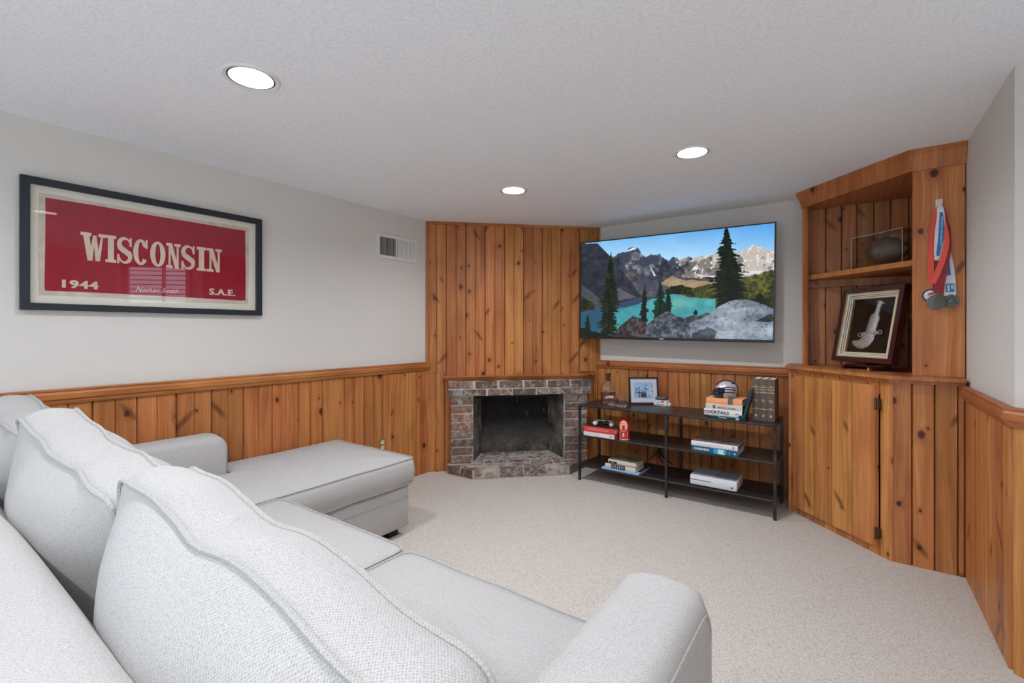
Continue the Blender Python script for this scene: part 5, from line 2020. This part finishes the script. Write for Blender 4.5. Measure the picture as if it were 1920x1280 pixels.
obj('ball', bm, M['leather'], fb, Wf, smooth=True)
bm = bmesh.new()
tube(bm, [(-0.0835, -0.01, -0.05 + 0.01 * k) for k in range(11)], 0.0025, 6)
for k in range(6):
    tube(bm, [(-0.082, -0.024, -0.04 + 0.016 * k), (-0.0855, -0.01, -0.04 + 0.016 * k), (-0.083, 0.005, -0.04 + 0.016 * k)], 0.002, 6)
obj('laces', bm, M['ivory'], fb, Wf)
obj('cradle', bx(0.42, 0.50, 0.06, 0.115, 0.006, 0.016, Mx=FA.M(0, 0, ZS)), M['acrylic_edge'], fb)

# framed dagger on an easel
FP = Face(FC.pt(0, -0.20)[:2], (-R2, -R2))
dg_ = empty('dagger_plaque', FP.pt(0.40, -0.06, CT), 'mahogany framed silver curved dagger on black leaning in the lower bookcase bay', 'framed dagger')
qw, qh = 0.430, 0.495
Wq = FP.P(0.385, -0.012, CT + 0.040) @ Matrix.Rotation(math.radians(-11.5), 4, 'X') @ Matrix.Translation((0, qh / 2, 0))
obj('frame', frame_bm(qw, qh, 0.031, 0.050), M['mahogany'], dg_, Wq)
iw, ih = qw - 0.062, qh - 0.062
obj('gilt_lip', frame_bm(iw + 0.002, ih + 0.002, 0.008, 0.046), M['gilt'], dg_, Wq)
for k, (ins, wdt, dep, mt) in enumerate(((0.008, 0.009, 0.040, 'mat_cream'), (0.017, 0.002, 0.034, 'ink'), (0.019, 0.007, 0.032, 'mat_cream'), (0.026, 0.002, 0.028, 'ink'), (0.028, 0.008, 0.026, 'mat_cream'), (0.036, 0.003, 0.023, 'gilt'))):
    obj('mat_step', frame_bm(iw - 2 * ins + 0.001, ih - 2 * ins + 0.001, wdt, dep), M[mt], dg_, Wq)
obj('velvet', bx(-iw / 2 + 0.03, iw / 2 - 0.03, -ih / 2 + 0.03, ih / 2 - 0.03, 0.004, 0.008), M['black_velvet'], dg_, Wq)
obj('back_board', bx(-qw / 2 + 0.005, qw / 2 - 0.005, -qh / 2 + 0.005, qh / 2 - 0.005, 0.0, 0.004), M['dark'], dg_, Wq)


def stroke(bm, pts, z0=0.008, hgt=0.012):
    """Ribbon with half widths: pts = (x, y, halfwidth); raised round section."""
    pts = [(x * 1.16, y * 1.16, w * 1.12) for x, y, w in pts]
    n = len(pts)
    rows = []
    for i, (x, y, w) in enumerate(pts):
        a, b = pts[max(i - 1, 0)], pts[min(i + 1, n - 1)]
        dx, dy = b[0] - a[0], b[1] - a[1]
        l = math.hypot(dx, dy) or 1
        px, py = -dy / l, dx / l
        row = []
        for k in range(7):
            an = PI * k / 6
            row.append(bm.verts.new((x + px * w * math.cos(an), y + py * w * math.cos(an), z0 + hgt * math.sin(an) * min(1, w / 0.012))))
        rows.append(row)
    for i in range(n - 1):
        for k in range(6):
            bm.faces.new((rows[i][k], rows[i][k + 1], rows[i + 1][k + 1], rows[i + 1][k]))
    bm.faces.new(rows[0])
    bm.faces.new(rows[-1][::-1])


# coordinates measured in the plaque's own face (x right, y up)
bm = bmesh.new()
stroke(bm, [(0.035, 0.140, 0.010), (0.034, 0.132, 0.030), (0.031, 0.124, 0.016), (0.027, 0.108, 0.013), (0.025, 0.085, 0.014), (0.022, 0.066, 0.015)])
dagger = obj('hilt', bm, M['silver'], dg_, Wq, smooth=True)
bm = bmesh.new()
stroke(bm, [(0.022, 0.067, 0.014), (0.018, 0.056, 0.026), (0.014, 0.045, 0.031), (0.008, 0.010, 0.030), (0.003, -0.030, 0.031), (0.002, -0.045, 0.031)])
obj('scabbard_throat', bm, M['silver'], dagger, Wq, smooth=True)
bm = bmesh.new()
stroke(bm, [(0.004, -0.044, 0.030), (-0.002, -0.066, 0.036), (-0.018, -0.090, 0.038), (-0.040, -0.104, 0.032), (-0.064, -0.106, 0.024), (-0.084, -0.098, 0.016), (-0.092, -0.092, 0.009)])
obj('scabbard', bm, M['silver'], dagger, Wq, smooth=True)
bm = bmesh.new()
stroke(bm, [(-0.045, -0.052, 0.007), (-0.01, -0.046, 0.009), (0.03, -0.042, 0.009), (0.058, -0.038, 0.007)], 0.010, 0.014)
for x, y in ((-0.058, -0.063), (-0.032, -0.057), (0.042, -0.050), (0.074, -0.044)):
    tube(bm, [(x + 0.014 * math.cos(a * PI / 8), y + 0.012 * math.sin(a * PI / 8), 0.016) for a in range(16)], 0.0032, 6, closed=True)
obj('ring_band', bm, M['silver'], dagger, Wq, smooth=True)
obj('glass', bx(-iw / 2 + 0.002, iw / 2 - 0.002, -ih / 2 + 0.002, ih / 2 - 0.002, 0.0415, 0.0425), M['glass_pane'], dg_, Wq)
# easel
es = empty('plaque_easel', FP.pt(0.40, -0.10, CT), 'small dark wooden easel carrying the dagger plaque', 'easel')
bm = bmesh.new()
for s in (0.28, 0.48):
    prism(bm, [(-0.055, 0.0), (-0.050, 0.018), (-0.030, 0.028), (0.030, 0.020), (0.100, 0.016), (0.125, 0.0)], 0, 0.018, Mx=basis(-FP.n, (0, 0, 1), -FP.u, FP.pt(s + 0.009, 0.0, CT + 0.0005)))
obj('foot', bm, M['mahogany'], es)
obj('crossbar', bx(0.25, 0.51, 0.0, 0.05, 0.018, 0.034, Mx=FP.M(0, 0.0, CT)), M['mahogany'], es)
bm = bmesh.new()
box(bm, 0.35, 0.42, -0.01, 0.0, 0.0, 0.40, Mx=FP.M(0, -0.052, CT + 0.02) @ Matrix.Rotation(math.radians(-11.5), 4, 'X'))
obj('back_rest', bm, M['mahogany'], es)
kb = bmesh.new()
lathe(kb, [(0.0, 0.0), (0.006, 0.001), (0.007, 0.008), (0.004, 0.014), (0.006, 0.018), (0.0, 0.022)], 14)
obj('brass_pin', kb, M['gilt'], es, Matrix.Translation(FP.pt(0.475, 0.062, CT + 0.0005)), smooth=True)

# hook and medals on the right front board
hkx, hky = 0.404, 3.44
hook = empty('wall_hook', (hkx, hky, 1.985), 'white adhesive plastic hook on the right board of the bookcase', 'hook')
FH = Face((0, 3.44), (0, -1))
bm = bmesh.new()
box(bm, -0.015, 0.015, -0.033, 0.030, 0.0, 0.006, r=0.0025, seg=2)
obj('plate', bm, M['white_paint'], hook, FH.P(hkx, 0.0006, 1.985), smooth=True)
bm = bmesh.new()
tube(bm, [(0, -0.012, 0.004), (0, -0.024, 0.014), (0, -0.026, 0.024), (0, -0.016, 0.032), (0, -0.004, 0.033)], 0.006, 10)
obj('hook_arm', bm, M['white_paint'], hook, FH.P(hkx, 0.0006, 1.985), smooth=True)


def ribbon(name, path, mat, parent, W):
    """path: (x, y, z, half width, twist) in the board's plane coordinates."""
    bm = bmesh.new()
    n = len(path)
    rows = []
    for i, (x, y, z, w, tw) in enumerate(path):
        a, b = path[max(i - 1, 0)], path[min(i + 1, n - 1)]
        d = Vector((b[0] - a[0], b[1] - a[1], b[2] - a[2])).normalized()
        px = Vector((-d.y, d.x, 0)).normalized()
        q = px * math.cos(tw) + Vector((0, 0, 1)) * math.sin(tw)
        c = Vector((x, y, z))
        nn = d.cross(q).normalized() * 0.0005
        rows.append([bm.verts.new(c - q * w - nn), bm.verts.new(c + q * w - nn), bm.verts.new(c + q * w + nn), bm.verts.new(c - q * w + nn)])
    for i in range(n - 1):
        for k in range(4):
            bm.faces.new((rows[i][k], rows[i][(k + 1) % 4], rows[i + 1][(k + 1) % 4], rows[i + 1][k]))
    bm.faces.new(rows[0])
    bm.faces.new(rows[-1][::-1])
    return obj(name, bm, mat, parent, W, smooth=True)


def smooth_path(keys, n=28):
    out = []
    m = len(keys)
    for i in range(n + 1):
        t = i / n * (m - 1)
        k = min(int(t), m - 2)
        f = t - k
        p0, p1, p2, p3 = keys[max(k - 1, 0)], keys[k], keys[k + 1], keys[min(k + 2, m - 1)]
        out.append(tuple(0.5 * ((2 * b) + (-a + c) * f + (2 * a - 5 * b + 4 * c - d) * f * f + (-a + 3 * b - 3 * c + d) * f ** 3) for a, b, c, d in zip(p0, p1, p2, p3)))
    return out


M['rib_coral'] = plain('coral_ribbon', C(224, 84, 64), 0.6, var=0.04)
M['rib_red'] = plain('crimson_ribbon', C(150, 18, 40), 0.55, var=0.06)
M['rib_white'] = plain('white_ribbon', C(222, 222, 226), 0.55, var=0.04)
M['rib_blue'] = plain('blue_ribbon_print', C(36, 118, 178), 0.55, var=0.04)
Wm_ = FH.P(hkx, 0.0, 0.0)
zt_ = 1.966
# coral ribbon medal
m1 = empty('medal', (hkx - 0.03, hky - 0.02, 1.44), 'dark toothed round medal with white face on coral ribbon at left', 'medal', 'medals on the hook')
ribbon('ribbon', smooth_path([(-0.004, zt_, 0.026, 0.010, 0.2), (-0.018, 1.92, 0.022, 0.012, 0.1), (-0.026, 1.84, 0.016, 0.012, 0.0), (-0.033, 1.74, 0.014, 0.011, 0.0), (-0.034, 1.62, 0.014, 0.012, 0.1), (-0.030, 1.545, 0.014, 0.010, 0.2)]), M['rib_coral'], m1, Wm_)
ribbon('ribbon', smooth_path([(0.004, zt_, 0.030, 0.008, 0.3), (0.022, 1.86, 0.036, 0.008, 0.5), (0.026, 1.77, 0.040, 0.012, 0.3), (0.010, 1.68, 0.040, 0.013, 0.1), (-0.010, 1.61, 0.034, 0.013, 0.1), (-0.028, 1.555, 0.026, 0.012, 0.1)]), M['rib_coral'], m1, Wm_)
bm = bmesh.new()
n = 28
pr_ = []
for k in range(2 * n):
    a = PI * k / n
    r = 0.036 if k % 2 else 0.033
    pr_.append((r * math.cos(a), r * math.sin(a)))
prism(bm, pr_, 0.004, 0.010, Mx=Matrix.Translation((-0.036, 1.490, 0.0)))
md = obj('medal_disc', bm, M['black'], m1, Wm_)
bm = bmesh.new()
lathe(bm, [(0.0, 0.0115), (0.027, 0.0115), (0.028, 0.0095)], 28, Mx=Matrix.Translation((-0.036, 1.490, 0)))
obj('enamel', bm, M['rib_white'], md, Wm_)
bm = bmesh.new()
prism(bm, [(-0.052, 1.488), (-0.022, 1.496), (-0.026, 1.506), (-0.040, 1.504)], 0.0105, 0.0122)
obj('emblem', bm, M['doll_red'], md, Wm_)
# crimson ribbon medal
m2 = empty('medal', (hkx, hky - 0.02, 1.42), 'large dark grey round medal on crimson ribbon in the middle', 'medal', 'medals on the hook')
ribbon('ribbon', smooth_path([(0.006, zt_, 0.022, 0.009, 0.2), (0.024, 1.90, 0.018, 0.008, 0.1), (0.034, 1.82, 0.020, 0.010, 0.3), (0.026, 1.72, 0.030, 0.018, 0.2), (0.010, 1.62, 0.030, 0.020, 0.1), (0.000, 1.55, 0.026, 0.021, 0.0), (-0.003, 1.500, 0.022, 0.020, 0.0)]), M['rib_red'], m2, Wm_)
ribbon('ribbon', smooth_path([(-0.004, zt_, 0.018, 0.008, 0.2), (-0.014, 1.86, 0.008, 0.008, 0.0), (-0.018, 1.74, 0.006, 0.010, 0.0), (-0.016, 1.62, 0.010, 0.014, 0.1), (-0.010, 1.53, 0.018, 0.016, 0.0), (-0.008, 1.500, 0.020, 0.016, 0.0)]), M['rib_red'], m2, Wm_)
bm = bmesh.new()
lathe(bm, [(0.0, 0.018), (0.036, 0.018), (0.040, 0.022), (0.040, 0.027), (0.036, 0.0285), (0.0, 0.0285)], 32, Mx=Matrix.Translation((-0.014, 1.452, 0)))
md = obj('medal_disc', bm, M['pewter'], m2, Wm_, smooth=True)
bm = bmesh.new()
lathe(bm, [(0.0, 0.0295), (0.022, 0.0295), (0.023, 0.028)], 24, Mx=Matrix.Translation((-0.002, 1.454, 0)) @ Matrix.Diagonal((0.9, 1.45, 1, 1)))
obj('dark_inset', bm, M['leather'], md, Wm_)
bm = bmesh.new()
box(bm, -0.018, 0.006, 1.490, 1.502, 0.018, 0.026, r=0.002, seg=1)
obj('bar', bm, M['pewter'], md, Wm_)
# white and blue ribbon medal
m3 = empty('medal', (hkx + 0.03, hky - 0.02, 1.43), 'pewter snowflake shaped medal on white and blue printed ribbon at right', 'medal', 'medals on the hook')
pw_ = smooth_path([(0.0, zt_, 0.034, 0.012, 0.1), (0.004, 1.92, 0.034, 0.016, 0.1), (0.005, 1.85, 0.034, 0.024, 0.0), (0.002, 1.79, 0.030, 0.024, 0.0), (-0.006, 1.73, 0.022, 0.017, 0.0), (-0.010, 1.68, 0.014, 0.010, 0.1)])
ribbon('ribbon', pw_, M['rib_white'], m3, Wm_)
ribbon('ribbon_stripe', [(x + 0.002, y, z + 0.0009, w * 0.48, tw) for x, y, z, w, tw in pw_[4:-3]], M['rib_blue'], m3, Wm_)
text_obj('MEDTRONIC HALF MARATHON', 0.0105, Wm_ @ Matrix.Translation((0.006, 1.832, 0.0362)) @ Matrix.Rotation(math.radians(-92), 4, 'Z'), M['ink_white'], m3, name='ribbon_lettering', sx=1.05)
p2 = smooth_path([(0.030, 1.74, 0.010, 0.012, 0.0), (0.036, 1.66, 0.012, 0.020, 0.0), (0.040, 1.58, 0.014, 0.024, 0.0), (0.043, 1.484, 0.016, 0.024, 0.0)])
ribbon('ribbon', p2, M['rib_white'], m3, Wm_)
ribbon('ribbon_stripe', [(x - 0.003, y, z + 0.0009, w * 0.42, tw) for x, y, z, w, tw in p2[2:18]], M['rib_blue'], m3, Wm_)
obj('ribbon_patch', bx(0.026, 0.060, 1.504, 1.550, 0.0155, 0.0172), M['rib_blue'], m3, Wm_)
text_obj('GET', 0.014, Wm_ @ Matrix.Translation((0.051, 1.530, 0.0173)) @ Matrix.Rotation(math.radians(-90), 4, 'Z'), M['ink_white'], m3, name='ribbon_lettering', bold=0.0004)
text_obj('GEAR', 0.014, Wm_ @ Matrix.Translation((0.036, 1.527, 0.0173)) @ Matrix.Rotation(math.radians(-90), 4, 'Z'), M['ink_white'], m3, name='ribbon_lettering', bold=0.0004)
bm = bmesh.new()
n = 16
pr_ = []
for k in range(2 * n):
    a = PI * k / n
    r = 0.037 if k % 2 else 0.030
    pr_.append((r * math.cos(a), r * math.sin(a)))
prism(bm, pr_, 0.016, 0.022, Mx=Matrix.Translation((0.046, 1.456, 0.0)))
for k in range(6):
    a = PI * k / 6
    tube(bm, [(0.046 - 0.034 * math.cos(a), 1.456 - 0.034 * math.sin(a), 0.023), (0.046 + 0.034 * math.cos(a), 1.456 + 0.034 * math.sin(a), 0.023)], 0.0025, 6)
lathe(bm, [(0.0, 0.027), (0.012, 0.026), (0.014, 0.022)], 16, Mx=Matrix.Translation((0.046, 1.456, 0)))
obj('medal_disc', bm, M['pewter'], m3, Wm_)

# ================================================================== SECTIONAL SOFA
sofa = empty('sectional_sofa', (-1.66, 0.6, 0), 'light grey upholstered sectional sofa with chaise along the left wall', 'sofa')
XL, XRt = -3.075, -0.262


def rounded_outline(pts, r, seg=6):
    out = []
    n = len(pts)
    for i in range(n):
        p0, p1, p2 = Vector(pts[i - 1]), Vector(pts[i]), Vector(pts[(i + 1) % n])
        a = (p0 - p1).normalized()
        b = (p2 - p1).normalized()
        s = p1 + a * r
        e = p1 + b * r
        for k in range(seg + 1):
            t = k / seg
            out.append(((1 - t) ** 2) * s + 2 * t * (1 - t) * p1 + t * t * e)
    return out


def resample(pts, step):
    out = []
    n = len(pts)
    for i in range(n):
        a, b = pts[i], pts[(i + 1) % n]
        L = (b - a).length
        k = max(1, int(L / step))
        for j in range(k):
            out.append(a + (b - a) * (j / k))
    return out


def cushion(name, outline, tb, d_top, d_bot, r, W, deform=None, step=0.03, rings=9, pw=2.6, seed=0, wr=0.003, pipe_r=0.0055, boxb=0.012, center=None, pipes=(1, -1)):
    """Boxed cushion: outline in local xy, thickness along local z (border tb, domed faces), piping round both faces."""
    pts = resample(rounded_outline(outline, r), step)
    n = len(pts)
    c = Vector(center) if center else sum(pts, Vector((0, 0))) / n
    hx = max(abs(p.x - c.x) for p in pts)
    hy = max(abs(p.y - c.y) for p in pts)
    bm = bmesh.new()

    def dfm(p):
        p = Vector(p)
        q = p.copy()
        nz = mnoise.noise(Vector((p.x * 7 + seed, p.y * 7, p.z * 7)))
        q.z += wr * nz
        q.x += wr * 0.6 * mnoise.noise(Vector((p.x * 6 + 5, p.y * 6 + seed, p.z * 6)))
        q.y += wr * 0.6 * mnoise.noise(Vector((p.x * 6, p.y * 6 + 9, p.z * 6 + seed)))
        return deform(q) if deform else q

    edge = {}
    loops = {}
    for sg, dome in ((1, d_top), (-1, d_bot)):
        prev = None
        for k in range(rings):
            f = 1 - (k / rings) ** 1.15
            ring = []
            for p in pts:
                q = c + (p - c) * f
                if len(outline) == 4:
                    ux, uy = min(1.0, abs(q.x - c.x) / hx), min(1.0, abs(q.y - c.y) / hy)
                    sw = (1 - ux ** pw) * (1 - uy ** pw)
                else:
                    sw = 1 - f ** pw
                z = sg * (tb / 2 + dome * sw)
                ring.append(bm.verts.new(dfm((q.x, q.y, z))))
            if prev:
                for i in range(n):
                    j = (i + 1) % n
                    bm.faces.new((prev[i], prev[j], ring[j], ring[i]) if sg > 0 else (prev[j], prev[i], ring[i], ring[j]))
            else:
                edge[sg] = ring
                loops[sg] = [v.co.copy() for v in ring]
            prev = ring
        cv = bm.verts.new(dfm((c.x, c.y, sg * (tb / 2 + dome))))
        for i in range(n):
            j = (i + 1) % n
            bm.faces.new((prev[i], prev[j], cv) if sg > 0 else (prev[j], prev[i], cv))
    # border band
    last = edge[-1]
    for k in range(1, 5):
        a = k / 5
        z = -tb / 2 + tb * a
        out = boxb * math.sin(PI * a)
        ring = []
        for i, p in enumerate(pts):
            d = (p - c)
            nn = (pts[(i + 1) % n] - pts[i - 1])
            no = Vector((nn.y, -nn.x))
            if no.length > 0:
                no.normalize()
            if no.dot(d) < 0:
                no = -no
            q = p + no * out
            ring.append(bm.verts.new(dfm((q.x, q.y, z))))
        for i in range(n):
            j = (i + 1) % n
            bm.faces.new((last[i], last[j], ring[j], ring[i]))
        last = ring
    for i in range(n):
        j = (i + 1) % n
        bm.faces.new((last[i], last[j], edge[1][j], edge[1][i]))
    o = obj(name, bm, M['fabric'], sofa, W, smooth=70)
    for sg in pipes:
        b2 = bmesh.new()
        tube(b2, [p + Vector((0, 0, sg * pipe_r * 0.4)) for p in loops[sg]], pipe_r, 7, closed=True)
        obj('piping', b2, M['piping'], o, W, smooth=True)
    return o


def soft_box(name, x0, x1, y0, y1, z0, z1, r, mat, seg=5, parent=None, sub=6):
    bm = bmesh.new()
    box(bm, x0, x1, y0, y1, z0, z1, r=r, seg=seg)
    return obj(name, bm, mat, parent or sofa, None, smooth=60)


# back frame: rounded top roll
bm = bmesh.new()
prof = []
yb0, yb1, ztop = -0.005, 0.245, 0.815
prof = [(yb0, 0.06), (yb1, 0.06), (yb1, 0.70)]
for k in range(9):
    a = k / 8 * PI / 2
    prof.append((yb1 - 0.075 + 0.075 * math.cos(a), ztop - 0.075 + 0.075 * math.sin(a)))
for k in range(9):
    a = PI / 2 + k / 8 * PI / 2
    prof.append((yb0 + 0.06 + 0.06 * math.cos(a), ztop - 0.06 + 0.06 * math.sin(a)))
# extrude along X: local z -> X
prism(bm, prof, XL, XRt, Mx=basis((0, 1, 0), (0, 0, 1), (1, 0, 0), (0, 0, 0)))
obj('back', bm, M['fabric'], sofa, None, smooth=50)
soft_box('base', XL + 0.01, XRt - 0.01, 0.20, 1.115, 0.06, 0.325, 0.012, M['fabric'], 2)
soft_box('chaise_base', XL + 0.01, -2.275, 1.10, 2.035, 0.055, 0.325, 0.014, M['fabric'], 2)
bm = bmesh.new()
pts = [(-2.2745, 1.14, 0.245), (-2.2745, 2.02, 0.245), (-2.29, 2.0355, 0.245), (XL + 0.03, 2.0355, 0.245)]
tube(bm, pts, 0.003, 6)
obj('base_seam', bm, M['piping'], sofa)
for x, y in ((-2.36, 1.95), (XL + 0.10, 1.95), (XRt - 0.14, 1.02), (XL + 0.10, 0.12), (XRt - 0.14, 0.12)):
    obj('foot', bx(x - 0.035, x + 0.035, y - 0.035, y + 0.035, 0, 0.058), M['sofa_foot'], sofa)


def arm(x0, x1, yf, z, nm_out):
    bm = bmesh.new()
    # side profile in YZ with a rounded front top corner, slightly crowned top
    prof = [(0.20, 0.06), (yf, 0.06), (yf, z - 0.09)]
    for k in range(9):
        a = k / 8 * PI / 2
        prof.append((yf - 0.075 + 0.075 * math.cos(a), z - 0.075 + 0.075 * math.sin(a)))
    prof += [(0.8, z), (0.20, z)]
    t = bmesh.new()
    nseg = 10
    rows = []
    for i in range(nseg + 1):
        f = i / nseg
        x = x0 + (x1 - x0) * f
        crown = 0.018 * (1 - (2 * f - 1) ** 2)
        rr = 0.030
        e = min(f, 1 - f) * (x1 - x0)
        drop = 0.0 if e > rr else rr - math.sqrt(max(0.0, rr * rr - (rr - e) ** 2))
        row = []
        for (y, zz) in prof:
            s = max(0.0, min(1.0, (zz - 0.2) / 0.3))
            yy = y
            if y > 0.6:
                yy = y - drop * 0.55 + crown * 0.5
            row.append(t.verts.new((x, yy, zz - drop * s * 0.8 + crown * s)))
        rows.append(row)
    m = len(prof)
    for i in range(nseg):
        for k in range(m):
            j = (k + 1) % m
            t.faces.new((rows[i][k], rows[i][j], rows[i + 1][j], rows[i + 1][k]))
    t.faces.new(rows[0])
    t.faces.new(rows[-1][::-1])
    append(bm, t)
    a = obj('arm', bm, M['fabric'], sofa, None, smooth=45)
    for xx in nm_out:
        b2 = bmesh.new()
        pp = [(xx, yf - 0.02, 0.07), (xx, yf - 0.02, z - 0.12)]
        for k in range(9):
            an = k / 8 * PI / 2
            pp.append((xx, yf - 0.020 - 0.075 + 0.075 * math.cos(an), z - 0.105 + 0.075 * math.sin(an)))
        pp += [(xx, 0.9, z - 0.030), (xx, 0.6, z - 0.030), (xx, 0.26, z - 0.030)]
        tube(b2, pp, 0.0035, 6)
        obj('piping', b2, M['piping'], a, smooth=True)
    return a


arm(-0.462, XRt, 1.180, 0.684, [XRt + 0.0005])
arm(XL, -2.862, 1.215, 0.690, [])

# seat cushions
zs_mid = 0.405
cushion('seat_cushion', [(-2.850, 0.26), (-2.258, 0.26), (-2.258, 2.065), (XL - 0.010, 2.065), (XL - 0.010, 1.235), (-2.850, 1.235)], 0.150, 0.040, 0.005, 0.035,
        Matrix.Translation((0, 0, zs_mid)), step=0.04, seed=3, wr=0.004, center=(-2.62, 1.40), pw=3.4, pipe_r=0.0042, boxb=0.016)
cushion('seat_cushion', [(-2.245, 0.26), (-1.345, 0.26), (-1.345, 1.190), (-2.245, 1.190)], 0.145, 0.038, 0.005, 0.055,
        Matrix.Translation((0, 0, zs_mid)), seed=5, wr=0.004, pw=3.4, pipe_r=0.0042, boxb=0.022)
cushion('seat_cushion', [(-1.330, 0.26), (-0.474, 0.26), (-0.474, 1.185), (-1.330, 1.185)], 0.145, 0.038, 0.005, 0.055,
        Matrix.Translation((0, 0, zs_mid)), seed=8, wr=0.004, pw=3.4, pipe_r=0.0042, boxb=0.022)


def back_cushion(x0, x1, lean, hgt, ybot, seed, sag, lift, flare=0.0, drop=0.0):
    w = x1 - x0
    tb = 0.132
    # local x right, local y up, local z = front (towards +Y); placed so its bottom rests on the seat
    Wc = basis((1, 0, 0), (0, 0, 1), (0, -1, 0), ((x0 + x1) / 2, ybot, 0.485))
    Wc = Matrix.Translation(((x0 + x1) / 2, ybot, 0.485)) @ Matrix.Rotation(math.radians(lean), 4, 'X') @ basis((-1, 0, 0), (0, 0, 1), (0, 1, 0), (0, 0, 0))

    def deform(p):
        fl_ = flare
        u = -p.x / w        # -0.5 left .. 0.5 right as the sofa faces
        v = p.y / hgt
        q = p.copy()
        up = max(0.0, v) ** 1.5
        # left top corner stands up, the top sinks towards the right
        q.y += up * (lift * max(0.0, -u * 2) ** 2 - sag * (0.5 + u) + 0.0035 * math.sin(u * 17 + seed) + 0.002 * math.sin(u * 31 + seed * 2))
        q.z += up * 0.005 * math.sin(u * 15 + seed * 3) + up * 0.02 * u
        r_ = max(0.0, u * 2) ** 2
        q.y -= up * drop * r_
        q.x -= fl_ * r_ * min(1.0, max(0.0, (v - 0.40) / 0.35))
        return q

    cushion('back_cushion', [(-w / 2, 0.0), (w / 2, 0.0), (w / 2, hgt), (-w / 2, hgt)], tb, 0.118, 0.112, 0.050, Wc, deform=deform, seed=seed, wr=0.006, pw=3.0, step=0.028, rings=11, pipe_r=0.006, boxb=0.016)


back_cushion(-2.845, -2.255, 9, 0.500, 0.440, 2, 0.03, 0.045)
back_cushion(-2.215, -1.350, 7, 0.495, 0.440, 4, 0.06, 0.050)
back_cushion(-1.325, -0.452, -3, 0.455, 0.392, 6, 0.045, 0.036, flare=0.075, drop=0.055)
